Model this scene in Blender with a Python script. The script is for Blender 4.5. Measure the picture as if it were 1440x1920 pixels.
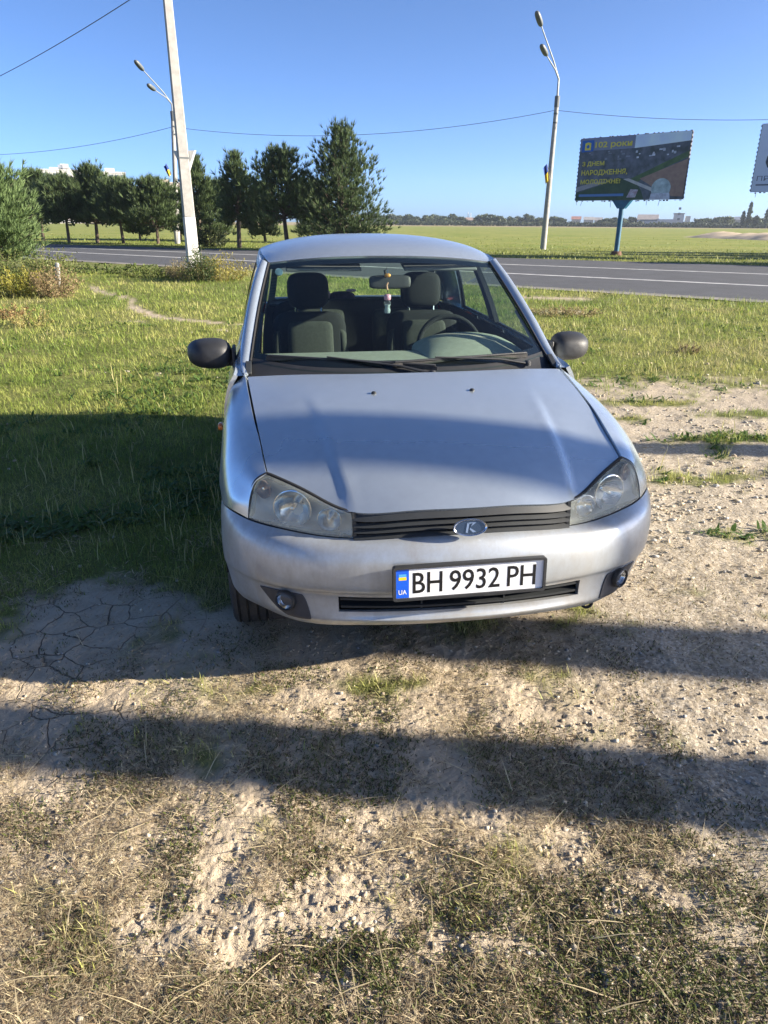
import bpy, bmesh, math, random
import numpy as np
from mathutils import Vector, Matrix, noise as mnoise

# ------------------------------------------------------------------ camera, sky, sun
for o in list(bpy.data.objects): bpy.data.objects.remove(o)
SC = bpy.context.scene
COL = SC.collection
F_PX, W_PX, H_PX, HORIZON = 1331.0, 1440, 1920, 417.0
CAM_H, ROLL = 1.622, 0.0079
PITCH = math.atan((H_PX/2-HORIZON)/F_PX)
cam_d = bpy.data.cameras.new('camera'); cam = bpy.data.objects.new('camera', cam_d); COL.objects.link(cam)
cam_d.sensor_fit = 'VERTICAL'; cam_d.sensor_height = 36.0; cam_d.lens = F_PX/H_PX*36.0
cam_d.clip_start = 0.05; cam_d.clip_end = 6000
FW = Vector((0, math.cos(PITCH), -math.sin(PITCH))); UP = Vector((0, math.sin(PITCH), math.cos(PITCH))); RT = Vector((1, 0, 0))
R2 = math.cos(ROLL)*RT + math.sin(ROLL)*UP; U2 = -math.sin(ROLL)*RT + math.cos(ROLL)*UP
cam.matrix_world = Matrix(((R2.x, U2.x, -FW.x, 0), (R2.y, U2.y, -FW.y, 0), (R2.z, U2.z, -FW.z, CAM_H), (0, 0, 0, 1)))
SC.camera = cam
SC.render.resolution_x = 768; SC.render.resolution_y = 1024

SUN_EL, SUN_AZ = math.radians(19.0), math.radians(5.5)      # the sun stands to the right, a little behind the camera
wld = bpy.data.worlds.new('World'); SC.world = wld; wld.use_nodes = True
nt = wld.node_tree; bg = nt.nodes['Background']
sky = nt.nodes.new('ShaderNodeTexSky'); sky.sky_type = 'NISHITA'; sky.sun_disc = False
sky.sun_elevation = SUN_EL; sky.sun_rotation = math.radians(90)+SUN_AZ
sky.air_density = 0.4; sky.dust_density = 0.85; sky.ozone_density = 6.0; sky.altitude = 50
wb = nt.nodes.new('ShaderNodeMix'); wb.data_type = 'RGBA'; wb.blend_type = 'MULTIPLY'; wb.inputs[0].default_value = 1.0
wb.inputs[7].default_value = (1.04, 0.935, 0.84, 1)          # the phone's white balance, the same for the whole sky
nt.links.new(sky.outputs[0], wb.inputs[6]); nt.links.new(wb.outputs[2], bg.inputs[0]); bg.inputs[1].default_value = 0.105
sun_d = bpy.data.lights.new('sun', 'SUN'); sun = bpy.data.objects.new('sun', sun_d); COL.objects.link(sun)
sun_d.energy = 5.0; sun_d.angle = math.radians(0.53); sun_d.color = (1.0, 0.90, 0.75)
SUN_DIR = Vector((math.cos(SUN_EL)*math.cos(SUN_AZ), -math.cos(SUN_EL)*math.sin(SUN_AZ), math.sin(SUN_EL)))
sun.rotation_euler = SUN_DIR.to_track_quat('Z', 'Y').to_euler(); sun.location = (30, -3, 20)
SC.view_settings.view_transform = 'Standard'; SC.view_settings.look = 'None'
SC.view_settings.exposure = 1.75; SC.view_settings.gamma = 1.0; SC.view_settings.use_curve_mapping = False
SC.cycles.max_bounces = 10; SC.cycles.transparent_max_bounces = 16

rng = np.random.default_rng(7)
random.seed(7)

# ------------------------------------------------------------------ photograph pixel -> direction / ground point
def ray(u, v):
    u = float(u); v = float(v); d = FW+(u-W_PX/2)/F_PX*R2-(v-H_PX/2)/F_PX*U2
    return d.normalized()
def ground_at(u, v, z=0.0):
    d = ray(u, v); t = (CAM_H-z)/-d.z
    return Vector((d.x*t, d.y*t, z))
def at_range(u, v, D):
    d = ray(u, v); t = float(D)/math.hypot(d.x, d.y)
    return Vector((d.x*t, d.y*t, CAM_H+d.z*t))

CAR_X, CAR_Y, CAR_YAW, CAR_ROLL = .278, 2.281, math.radians(8.57), .0043      # where the car stands

# ------------------------------------------------------------------ helpers
def tag(o, label=None, cat=None, group=None, kind=None):
    if label: o['label'] = label
    if cat: o['category'] = cat
    if group: o['group'] = group
    if kind: o['kind'] = kind
    return o
def empty(name, loc=(0, 0, 0), rz=0.0, parent=None):
    o = bpy.data.objects.new(name, None); COL.objects.link(o)
    o.location = loc; o.rotation_euler = (0, 0, rz); o.empty_display_size = 0.2
    if parent: o.parent = parent
    return o
def link(name, me, mat=None, parent=None, smooth=None):
    o = bpy.data.objects.new(name, me); COL.objects.link(o)
    if mat is not None: me.materials.append(mat)
    if parent: o.parent = parent
    if smooth is not None:
        for p in me.polygons: p.use_smooth = True
        if smooth < 179: me.set_sharp_from_angle(angle=math.radians(smooth))
    return o
def mesh_from(name, verts, faces):
    me = bpy.data.meshes.new(name); me.from_pydata([tuple(map(float, v)) for v in verts], [], [tuple(map(int, f)) for f in faces]); me.update()
    return me
def fast_tris(name, V, T, tint=None):
    me = bpy.data.meshes.new(name); V = np.ascontiguousarray(V, np.float32); T = np.ascontiguousarray(T, np.int32)
    me.vertices.add(len(V)); me.vertices.foreach_set('co', V.ravel())
    me.loops.add(T.size); me.loops.foreach_set('vertex_index', T.ravel())
    me.polygons.add(len(T)); me.polygons.foreach_set('loop_start', np.arange(0, T.size, 3, dtype=np.int32))
    if tint is not None: add_tint(me, tint)
    me.update(calc_edges=True)
    return me
def add_tint(me, tint, name='tint'):
    a = me.attributes.new(name, 'FLOAT_COLOR', 'POINT')
    t = np.ones((len(tint), 4), np.float32); t[:, :3] = tint
    a.data.foreach_set('color', t.ravel())

class MB:
    """collects simple shapes; build() links them as one mesh object"""
    def __init__(s): s.v = []; s.f = []
    def add(s, verts, faces):
        n = len(s.v); s.v += [tuple(map(float, p)) for p in verts]; s.f += [tuple(i+n for i in f) for f in faces]; return s
    def box(s, c, d, rot=None):
        x, y, z = d[0]/2, d[1]/2, d[2]/2
        P = [Vector(p) for p in ((-x,-y,-z),(x,-y,-z),(x,y,-z),(-x,y,-z),(-x,-y,z),(x,-y,z),(x,y,z),(-x,y,z))]
        if rot is not None: P = [rot @ p for p in P]
        return s.add([p+Vector(c) for p in P], [(0,3,2,1),(4,5,6,7),(0,1,5,4),(1,2,6,5),(2,3,7,6),(3,0,4,7)])
    def tube(s, pts, rad, n=8, cap=True, squash=None):
        pts = [Vector(p) for p in pts]; m = len(pts)
        if not hasattr(rad, '__len__'): rad = [rad]*m
        ring = []; prev = None
        for i, p in enumerate(pts):
            t = (pts[min(i+1, m-1)]-pts[max(i-1, 0)]).normalized()
            if prev is None:
                a = Vector((0, 0, 1)) if abs(t.z) < .9 else Vector((0, 1, 0))
                prev = (a-t*a.dot(t)).normalized()
            else: prev = (prev-t*prev.dot(t)).normalized()
            b = t.cross(prev)
            for k in range(n):
                an = 2*math.pi*k/n
                ring.append(p+rad[i]*(math.cos(an)*prev*(squash or 1)+math.sin(an)*b))
        F = []
        for i in range(m-1):
            for k in range(n):
                F.append((i*n+k, i*n+(k+1) % n, (i+1)*n+(k+1) % n, (i+1)*n+k))
        if cap: F += [tuple(range(n-1, -1, -1)), tuple((m-1)*n+k for k in range(n))]
        return s.add(ring, F)
    def lathe(s, prof, M=None, n=24):
        """prof: list of (r, h) about the local z axis"""
        V = []; F = []
        for r, h in prof:
            for k in range(n):
                a = 2*math.pi*k/n; p = Vector((r*math.cos(a), r*math.sin(a), h)); V.append(M @ p if M is not None else p)
        for i in range(len(prof)-1):
            for k in range(n): F.append((i*n+k, i*n+(k+1) % n, (i+1)*n+(k+1) % n, (i+1)*n+k))
        return s.add(V, F)
    def build(s, name, mat, parent=None, smooth=35, bevel=None):
        me = mesh_from(name, s.v, s.f); o = link(name, me, mat, parent, smooth)
        if bevel:
            m = o.modifiers.new('bevel', 'BEVEL'); m.width = bevel; m.segments = 2; m.limit_method = 'ANGLE'; m.angle_limit = math.radians(40)
        return o

# value noise
def _h(ix, iy, s):
    n = (ix.astype(np.int64)*374761393+iy.astype(np.int64)*668265263+s*1442695041) & 0x7fffffff
    n = ((n ^ (n >> 13))*1274126177) & 0x7fffffff
    n = ((n ^ (n >> 16))*2246822519) & 0x7fffffff
    return (n & 0xffffff)/float(0xffffff)
def vnoise(x, y, s=0):
    x = np.asarray(x, float); y = np.asarray(y, float)
    ix = np.floor(x); iy = np.floor(y); fx = x-ix; fy = y-iy
    fx = fx*fx*fx*(fx*(fx*6-15)+10); fy = fy*fy*fy*(fy*(fy*6-15)+10)
    a = _h(ix, iy, s); b = _h(ix+1, iy, s); c = _h(ix, iy+1, s); d = _h(ix+1, iy+1, s)
    return (a*(1-fx)+b*fx)*(1-fy)+(c*(1-fx)+d*fx)*fy
def fbm(x, y, s=0, o=4):
    r = 0; a = .5; t = 0
    c, sn = math.cos(.6), math.sin(.6)
    for i in range(o):
        r = r+a*vnoise(x, y, s+i*17); t += a; a *= .5
        x, y = (x*c-y*sn)*2.03+11.3, (x*sn+y*c)*2.03+7.7
    return r/t
def sst(a, b, x):
    t = np.clip((np.asarray(x, float)-a)/(b-a), 0, 1); return t*t*(3-2*t)

# ------------------------------------------------------------------ materials
def mat(name, col, rough=.6, metal=0.0, coat=0.0, coat_r=.03, spec=.5, **kw):
    m = bpy.data.materials.new(name); m.use_nodes = True; b = m.node_tree.nodes['Principled BSDF']
    b.inputs['Base Color'].default_value = (*col, 1); b.inputs['Roughness'].default_value = rough
    b.inputs['Metallic'].default_value = metal; b.inputs['Coat Weight'].default_value = coat; b.inputs['Coat Roughness'].default_value = coat_r
    b.inputs['Specular IOR Level'].default_value = spec
    return m
def nodes(m): return m.node_tree.nodes, m.node_tree.links, m.node_tree.nodes['Principled BSDF']
def noisy(m, scale=8, amount=.25, col2=None, detail=5, bump=0.0, bscale=None, rough_var=0.0, coord='Object'):
    """vary the base colour (grime, grain) and add fine relief"""
    N, L, b = nodes(m); tc = N.new('ShaderNodeTexCoord'); n = N.new('ShaderNodeTexNoise')
    n.inputs['Scale'].default_value = scale; n.inputs['Detail'].default_value = detail; n.inputs['Roughness'].default_value = .6
    L.new(tc.outputs[coord], n.inputs['Vector'])
    c = b.inputs['Base Color'].default_value[:]; c2 = (*col2, 1) if col2 else tuple(x*(1-amount) for x in c[:3])+(1,)
    r = N.new('ShaderNodeValToRGB'); r.color_ramp.elements[0].position = .35; r.color_ramp.elements[1].position = .65
    r.color_ramp.elements[0].color = c2; r.color_ramp.elements[1].color = c
    L.new(n.outputs['Fac'], r.inputs['Fac']); L.new(r.outputs['Color'], b.inputs['Base Color'])
    if rough_var:
        mr = N.new('ShaderNodeMapRange'); r0 = b.inputs['Roughness'].default_value
        mr.inputs['To Min'].default_value = max(0, r0-rough_var); mr.inputs['To Max'].default_value = min(1, r0+rough_var)
        L.new(n.outputs['Fac'], mr.inputs['Value']); L.new(mr.outputs['Result'], b.inputs['Roughness'])
    if bump:
        n2 = N.new('ShaderNodeTexNoise'); n2.inputs['Scale'].default_value = bscale or scale*4; n2.inputs['Detail'].default_value = 6
        L.new(tc.outputs[coord], n2.inputs['Vector'])
        bp = N.new('ShaderNodeBump'); bp.inputs['Strength'].default_value = bump; bp.inputs['Distance'].default_value = .01
        L.new(n2.outputs['Fac'], bp.inputs['Height']); L.new(bp.outputs['Normal'], b.inputs['Normal'])
    return m
def tint_mat(name, rough=.65, transl=0.35, attr='tint', spec=.3):
    """leaf / blade / pebble material coloured by the per-piece attribute"""
    m = bpy.data.materials.new(name); m.use_nodes = True; N, L, b = nodes(m)
    at = N.new('ShaderNodeAttribute'); at.attribute_name = attr
    L.new(at.outputs['Color'], b.inputs['Base Color']); b.inputs['Roughness'].default_value = rough; b.inputs['Specular IOR Level'].default_value = spec
    if transl:
        t = N.new('ShaderNodeBsdfTranslucent'); mx = N.new('ShaderNodeMixShader'); mx.inputs[0].default_value = transl
        L.new(at.outputs['Color'], t.inputs['Color']); out = N['Material Output']
        L.new(b.outputs[0], mx.inputs[1]); L.new(t.outputs[0], mx.inputs[2]); L.new(mx.outputs[0], out.inputs['Surface'])
    return m
def glass_mat(name, tint, rough=.0, refl=1.0, density=0.0, haze_col=(.5,.5,.5)):
    """thin pane: tinted see-through, mirror-like by angle, plus a little dust"""
    m = bpy.data.materials.new(name); m.use_nodes = True; N = m.node_tree.nodes; L = m.node_tree.links
    N.remove(N['Principled BSDF']); out = N['Material Output']
    tr = N.new('ShaderNodeBsdfTransparent'); tr.inputs[0].default_value = (*tint, 1)
    gl = N.new('ShaderNodeBsdfGlossy'); gl.inputs['Roughness'].default_value = rough; gl.inputs['Color'].default_value = (refl, refl, refl, 1)
    lw = N.new('ShaderNodeLayerWeight'); lw.inputs['Blend'].default_value = .5        # Schlick, the same from both sides of the pane
    pw = N.new('ShaderNodeMath'); pw.operation = 'POWER'; pw.inputs[1].default_value = 5.0; L.new(lw.outputs['Facing'], pw.inputs[0])
    fr = N.new('ShaderNodeMath'); fr.operation = 'MULTIPLY_ADD'; fr.inputs[1].default_value = .92; fr.inputs[2].default_value = .035; L.new(pw.outputs[0], fr.inputs[0])
    mx = N.new('ShaderNodeMixShader'); L.new(fr.outputs[0], mx.inputs[0]); L.new(tr.outputs[0], mx.inputs[1]); L.new(gl.outputs[0], mx.inputs[2])
    last = mx
    if density:
        df = N.new('ShaderNodeBsdfDiffuse'); df.inputs[0].default_value = (*haze_col, 1)
        n = N.new('ShaderNodeTexNoise'); n.inputs['Scale'].default_value = 9; n.inputs['Detail'].default_value = 4
        tc = N.new('ShaderNodeTexCoord'); L.new(tc.outputs['Object'], n.inputs['Vector'])
        mr = N.new('ShaderNodeMapRange'); mr.inputs['To Min'].default_value = density*.5; mr.inputs['To Max'].default_value = density*1.5
        L.new(n.outputs['Fac'], mr.inputs['Value'])
        m2 = N.new('ShaderNodeMixShader'); L.new(mr.outputs[0], m2.inputs[0]); L.new(last.outputs[0], m2.inputs[1]); L.new(df.outputs[0], m2.inputs[2]); last = m2
    L.new(last.outputs[0], out.inputs['Surface'])
    return m

def text_mesh(s, name, width=None, height=None, bold=0.0, depth=0.0, align='LEFT', shear=0.0):
    """letters as a mesh in the local xy plane, lower left corner at the origin"""
    cu = bpy.data.curves.new(name, 'FONT'); cu.body = s; cu.size = 1.0; cu.offset = bold; cu.extrude = depth; cu.shear = shear; cu.resolution_u = 3
    o = bpy.data.objects.new(name, cu); COL.objects.link(o)
    dg = bpy.context.evaluated_depsgraph_get(); dg.update()
    me = bpy.data.meshes.new_from_object(o.evaluated_get(dg)); bpy.data.objects.remove(o); bpy.data.curves.remove(cu)
    n = len(me.vertices); co = np.empty(n*3, np.float32); me.vertices.foreach_get('co', co); co = co.reshape(-1, 3)
    lo, hi = co.min(0), co.max(0); co[:, :2] -= lo[:2]
    sy = height/(hi[1]-lo[1]) if height else None; sx = width/(hi[0]-lo[0]) if width else sy
    if sy is None: sy = sx
    co[:, 0] *= sx; co[:, 1] *= sy; me.vertices.foreach_set('co', co.ravel()); me.update(); me.materials.clear()
    return me
# ------------------------------------------------------------------ ground: earth, lawn, road
RN = [(0, 480), (460, 507), (985, 541), (1440, 563)]; RF = [(60, 457), (460, 468.5), (960, 486), (1440, 498)]
def line_fit(pts):
    P = np.array([ground_at(*p)[:2] for p in pts]); a, b = np.polyfit(P[:, 0], P[:, 1], 1); return a, b
near_a, near_b = line_fit(RN); far_a, far_b = line_fit(RF)
ln1 = line_fit([(63, 463), (480, 478), (960, 496), (1440, 516)]); ln2 = line_fit([(117, 472), (480, 493), (960, 511), (1440, 538)])
def road_d(x, y):
    """>0 inside the road, in metres from its nearer edge (roughly)"""
    return np.minimum(y-(near_a*x+near_b), (far_a*x+far_b)-y)*.8

def seg_d(x, y, pts):
    d = np.full(np.shape(x), 1e9)
    for (ax, ay), (bx, by) in zip(pts[:-1], pts[1:]):
        t = np.clip(((x-ax)*(bx-ax)+(y-ay)*(by-ay))/((bx-ax)**2+(by-ay)**2), 0, 1)
        d = np.minimum(d, np.hypot(x-ax-t*(bx-ax), y-ay-t*(by-ay)))
    return d
PATH = [(-8.2, 20.4), (-6.9, 17.9), (-5.6, 16.3), (-5.0, 14.6), (-4.1, 13.2), (-2.8, 12.4), (-1.2, 12.0), (1.0, 11.6)]
def ell(x, y, cx, cy, rx, ry): return np.exp(-(((x-cx)/rx)**2+((y-cy)/ry)**2))
def bare(x, y):
    """0 = grown over, 1 = bare earth"""
    n1 = fbm(x*.9, y*.9, 3, 4); n2 = fbm(x*3.1, y*3.1, 9, 4); n3 = fbm(x*9, y*9, 21, 3)
    b = .10+0*x
    b = np.maximum(b, .80*sst(3.7, 2.3, y+.8*(n1-.5)+.3*np.clip(x, -2, 0)*-.3))                      # foreground earth
    b = np.maximum(b, .80*sst(.55, 1.25, x+.35*(n2-.5))*sst(11.0, 5.2, y+3.4*(n1-.5)+1.6*(n2-.5)-.15*(x-2)))      # gravelly strip right of the car
    b = np.maximum(b, .95*ell(x, y, -1.27, 2.62, .50, .50))                                           # cracked patch
    b = np.maximum(b, .75*ell(x, y, -.85, 2.45, .5, .25))
    b = np.maximum(b, .68*np.exp(-((seg_d(x, y, PATH)+.12*(n2-.5))/.22)**2))                                          # trodden path
    b = np.maximum(b, .85*ell(x, y, -1.2, 11.9, 1.6, .9)); b = np.maximum(b, .55*ell(x, y, -1.1, 9.0, .9, .8))
    b = np.maximum(b, .85*ell(x, y, 3.9, 17.2, 1.7, .55)); b = np.maximum(b, .6*ell(x, y, 3.3, 14.6, 1.0, .7)); b = np.maximum(b, .45*ell(x, y, -2.5, 8.2, 1.6, .4))
    b = np.maximum(b, .55*ell(x, y, -5.6, 8.6, .9, .4)); b = np.maximum(b, .4*ell(x, y, -4.6, 12.6, 2.2, .45))
    b = b+.55*(n2-.5)+.45*(n1-.5)+.32*(n3-.5)
    # a few green patches inside the gravel
    for cx, cy, rx, ry in ((1.5, 3.0, .16, .12), (1.75, 2.75, .14, .10), (1.9, 3.7, .3, .16), (2.3, 4.6, .5, .2), (2.9, 5.6, .5, .18), (1.9, 6.2, .5, .15), (2.6, 6.8, .5, .14), (3.3, 6.4, .4, .15),
                           (-.42, 1.24, .13, .12), (-.75, 1.45, .16, .14), (-.72, 1.18, .1, .12), (-.05, 1.12, .16, .1), (.22, 1.35, .16, .16), (-.35, 1.55, .14, .10), (.38, 1.5, .12, .07), (.62, 1.22, .1, .06), (-.45, 2.2, .12, .06), (-.15, 2.22, .3, .08), (.2, 2.25, .3, .07), (-.5, 1.8, .35, .1)):
        b = b-np.where(y < 2.4, .16, .34)*ell(x, y, cx, cy, rx, ry)
    return np.clip(b, 0, 1)
def growth(x, y): return 1-sst(.38, .66, bare(x, y))
WHEELS = [(CAR_X+math.cos(CAR_YAW)*a-math.sin(CAR_YAW)*b, CAR_Y+math.sin(CAR_YAW)*a+math.cos(CAR_YAW)*b) for a, b in ((.715, .63), (-.715, .63), (.71, 3.1), (-.71, 3.1))]
def gz(x, y, fine=True):
    x = np.asarray(x, float); y = np.asarray(y, float); r = np.hypot(x, y)
    z = .035*(fbm(x*.35, y*.35, 31, 3)-.5)+.022*(fbm(x*1.7, y*1.7, 37, 3)-.5)
    if fine:
        z = z+(.024*(fbm(x*7, y*7, 41, 4)-.5)+(.003+.007*fbm(x*1.9, y*1.9, 47, 2))*(fbm(x*26, y*26, 43, 3)-.5)+.008*(fbm(x*75, y*75, 45, 2)-.5))*np.clip(9/np.maximum(r, 1)-.3, 0, 1)
    for wx, wy in WHEELS: z = z*(1-np.exp(-(((x-wx)**2+(y-wy)**2)/.16)))
    z = z*(1-sst(14, 20, y)*.6)
    rd = road_d(x, y); z = np.where(rd > -1.2, z*(1-sst(-1.2, -.2, rd)), z)-.07*sst(-.12, .02, rd)
    return z
# polar sheet round the camera: rings crowd near it, one sheet out to the horizon
tilt = np.concatenate([np.linspace(math.radians(62), math.radians(6.0), 420), np.geomspace(math.radians(5.95), math.radians(.028), 120)])
rad = CAM_H/np.tan(tilt)
az = np.concatenate([np.linspace(-math.pi, math.radians(-44), 32)[:-1], np.linspace(math.radians(-44), math.radians(-33), 24)[:-1], np.linspace(math.radians(-33), math.radians(33), 350), np.linspace(math.radians(33), math.radians(44), 24)[1:], np.linspace(math.radians(44), math.pi, 32)[1:]])
A_, R_ = np.meshgrid(az, rad); GX = R_*np.sin(A_); GY = R_*np.cos(A_); GZ = gz(GX, GY)
nr, na = GX.shape; V = np.stack([GX, GY, GZ], -1).reshape(-1, 3); V = np.vstack([V, [[0, 0, 0]]])
idx = np.arange(nr*na).reshape(nr, na)
a, b, c, d = idx[:-1, :-1].ravel(), idx[:-1, 1:].ravel(), idx[1:, 1:].ravel(), idx[1:, :-1].ravel()
T = np.concatenate([np.stack([a, c, b], 1), np.stack([a, d, c], 1), np.stack([np.full(na-1, nr*na), idx[0, :-1], idx[0, 1:]], 1)[:, [0, 2, 1]]])
T = T[:, ::-1] if True else T
g = growth(V[:, 0], V[:, 1]); beyond = sst(-.2, .3, V[:, 1]-(far_a*V[:, 0]+far_b)); g = np.maximum(g, beyond)
dry = np.clip(fbm(V[:, 0]*.55, V[:, 1]*.55, 61, 4)*1.6-.45, 0, 1)
gravel = sst(.5, 1.1, V[:, 0])*sst(9, 6, V[:, 1])
me = fast_tris('ground', V, T)
crk = np.clip(1.25*ell(V[:, 0], V[:, 1], -1.27, 2.62, .42, .42)+1.1*ell(V[:, 0], V[:, 1], -1.05, 1.95, .25, .35)+.5*ell(V[:, 0], V[:, 1], -.62, 1.02, .25, .1), 0, 1)*sst(.40, .60, fbm(V[:, 0]*4, V[:, 1]*4, 131, 3)+.07)*.8
add_tint(me, np.stack([crk, crk, crk], 1), 'crack')
nrm = me.polygons[0].normal.z
add_tint(me, np.stack([g, dry, gravel], 1), 'cover')
for p in me.polygons: pass
me.polygons.foreach_set('use_smooth', np.ones(len(me.polygons), bool))
if nrm < 0: me.flip_normals()
def ground_mat():
    m = bpy.data.materials.new('earth_and_turf'); m.use_nodes = True; N, L, b = nodes(m)
    at = N.new('ShaderNodeAttribute'); at.attribute_name = 'cover'; sp = N.new('ShaderNodeSeparateColor'); L.new(at.outputs['Color'], sp.inputs[0])
    tc = N.new('ShaderNodeTexCoord')
    def nz(scale, det=6, ro=.6):
        n = N.new('ShaderNodeTexNoise'); n.inputs['Scale'].default_value = scale; n.inputs['Detail'].default_value = det; n.inputs['Roughness'].default_value = ro
        L.new(tc.outputs['Object'], n.inputs['Vector']); return n
    def ramp(src, *st):
        r = N.new('ShaderNodeValToRGB'); e = r.color_ramp.elements
        while len(e) < len(st): e.new(.5)
        for k, (p, c) in zip(e, st): k.position = p; k.color = (*c, 1)
        L.new(src, r.inputs[0]); return r
    def mix(f, a, b_, bt='MIX'):
        x = N.new('ShaderNodeMix'); x.data_type = 'RGBA'; x.blend_type = bt
        if hasattr(f, 'node'): L.new(f, x.inputs[0])
        else: x.inputs[0].default_value = f
        for s, i in ((a, 6), (b_, 7)):
            if hasattr(s, 'node'): L.new(s, x.inputs[i])
            else: x.inputs[i].default_value = (*s, 1)
        return x.outputs[2]
    n_a = nz(1.3); n_b = nz(14, 8, .7); n_c = nz(70, 5, .7)
    soil = ramp(n_b.outputs['Fac'], (.25, (.27, .215, .152)), (.5, (.455, .372, .265)), (.75, (.565, .48, .365)))
    soil2 = mix(n_a.outputs['Fac'], soil.outputs[0], (.43, .355, .26))
    grit = N.new('ShaderNodeTexVoronoi'); grit.inputs['Scale'].default_value = 95; L.new(tc.outputs['Object'], grit.inputs['Vector'])
    gr = ramp(grit.outputs['Color'], (.1, (.22, .185, .14)), (.6, (.42, .36, .27)), (.95, (.56, .51, .43)))
    soil3 = mix(sp.outputs[2], soil2, mix(.75, soil2, gr.outputs[0]))
    n_g = nz(.9, 7, .65); n_h = nz(30, 6, .7); n_i = nz(.13, 5)
    turf = ramp(n_g.outputs['Fac'], (.3, (.12, .15, .035)), (.55, (.20, .21, .055)), (.72, (.31, .27, .11)))
    tur2 = mix(n_h.outputs['Fac'], turf.outputs[0], (.10, .11, .04))
    n_j = nz(.9, 8, .75); fld0 = ramp(n_i.outputs['Fac'], (.35, (.17, .215, .04)), (.6, (.27, .27, .075))); fld1 = ramp(n_j.outputs['Fac'], (.3, (.55, .6, .5)), (.62, (1.15, 1.15, 1.1))); fld_c = mix(1.0, fld0.outputs[0], fld1.outputs[0], 'MULTIPLY')
    sx = N.new('ShaderNodeSeparateXYZ'); L.new(tc.outputs['Object'], sx.inputs[0])
    far = N.new('ShaderNodeMapRange'); far.inputs['From Min'].default_value = 40; far.inputs['From Max'].default_value = 58; L.new(sx.outputs['Y'], far.inputs['Value'])
    # tan stubble towards the far edge of the field
    st = N.new('ShaderNodeMapRange'); st.inputs['From Min'].default_value = 330; st.inputs['From Max'].default_value = 420; L.new(sx.outputs['Y'], st.inputs['Value'])
    tur3 = mix(far.outputs[0], tur2, mix(.22, fld_c, turf.outputs[0]))
    tur4 = mix(st.outputs[0], tur3, (.30, .245, .13))
    col = mix(sp.outputs[0], soil3, tur4)
    # drying cracks in the bare clay (near part only)
    vo = N.new('ShaderNodeTexVoronoi'); vo.feature = 'DISTANCE_TO_EDGE'; vo.inputs['Scale'].default_value = 6.5; vo.inputs['Randomness'].default_value = 1
    wp = N.new('ShaderNodeVectorMath'); wp.operation = 'MULTIPLY_ADD'; wn = nz(5, 3); L.new(wn.outputs['Color'], wp.inputs[0]); wp.inputs[1].default_value = (.07, .07, 0); L.new(tc.outputs['Object'], wp.inputs[2]); L.new(wp.outputs[0], vo.inputs['Vector'])
    ck = N.new('ShaderNodeMapRange'); ck.inputs['From Min'].default_value = .0; ck.inputs['From Max'].default_value = .020; ck.inputs['To Min'].default_value = 1; ck.inputs['To Max'].default_value = 0; L.new(vo.outputs['Distance'], ck.inputs['Value'])
    inv = N.new('ShaderNodeMath'); inv.operation = 'SUBTRACT'; inv.inputs[0].default_value = 1; L.new(sp.outputs[0], inv.inputs[1])
    ig = N.new('ShaderNodeMath'); ig.operation = 'SUBTRACT'; ig.inputs[0].default_value = 1; L.new(sp.outputs[2], ig.inputs[1])
    kx = N.new('ShaderNodeAttribute'); kx.attribute_name = 'crack'
    pr = N.new('ShaderNodeMath'); pr.operation = 'MULTIPLY'; L.new(ck.outputs[0], pr.inputs[0]); L.new(inv.outputs[0], pr.inputs[1])
    pr2 = N.new('ShaderNodeMath'); pr2.operation = 'MULTIPLY'; L.new(pr.outputs[0], pr2.inputs[0]); L.new(kx.outputs['Fac'], pr2.inputs[1])
    col = mix(pr2.outputs[0], col, (.10, .075, .05))
    L.new(col, b.inputs['Base Color']); b.inputs['Roughness'].default_value = .95; b.inputs['Specular IOR Level'].default_value = .15
    bp = N.new('ShaderNodeBump'); bp.inputs['Strength'].default_value = 1.0; bp.inputs['Distance'].default_value = .014
    h1 = N.new('ShaderNodeMath'); h1.operation = 'MULTIPLY_ADD'; h1.inputs[1].default_value = .5; L.new(n_c.outputs['Fac'], h1.inputs[0]); L.new(n_b.outputs['Fac'], h1.inputs[2])
    h2 = N.new('ShaderNodeMath'); h2.operation = 'MULTIPLY_ADD'; h2.inputs[1].default_value = -1.0; L.new(pr2.outputs[0], h2.inputs[0]); L.new(h1.outputs[0], h2.inputs[2])
    L.new(h2.outputs[0], bp.inputs['Height']); L.new(bp.outputs[0], b.inputs['Normal'])
    return m
ground = link('ground', me, ground_mat()); tag(ground, 'bare clay, gravel and turf around the car and the field beyond the road', 'ground', kind='structure')

# road with painted lines
def asphalt():
    m = mat('asphalt', (.085, .087, .092), .85, spec=.35); noisy(m, 1.1, .25, col2=(.070, .071, .074), bump=.5, bscale=160)
    return m
def strip(la, lb, x0, x1, z, n=60):
    V = []; 
    for i in range(n+1):
        x = x0+(x1-x0)*i/n; V += [(x, la[0]*x+la[1], z), (x, lb[0]*x+lb[1], z)]
    return V, [(2*i, 2*i+2, 2*i+3, 2*i+1) for i in range(n)]
XL, XR = -160, 60
road = MB().add(*strip((near_a, near_b), (far_a, far_b), XL, XR, .012)).build('road', asphalt(), None, None); tag(road, 'grey two lane asphalt road crossing behind the car', 'road', kind='structure')
LINE = noisy(mat('road_paint', (.55, .55, .53), .8), 2.5, .45, col2=(.30, .30, .30))
for la, w in ((ln1, .20), (ln2, .20)):
    MB().add(*strip((la[0], la[1]-w), (la[0], la[1]+w), XL, XR, .017)).build('lane_line', LINE, road, None)
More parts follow.
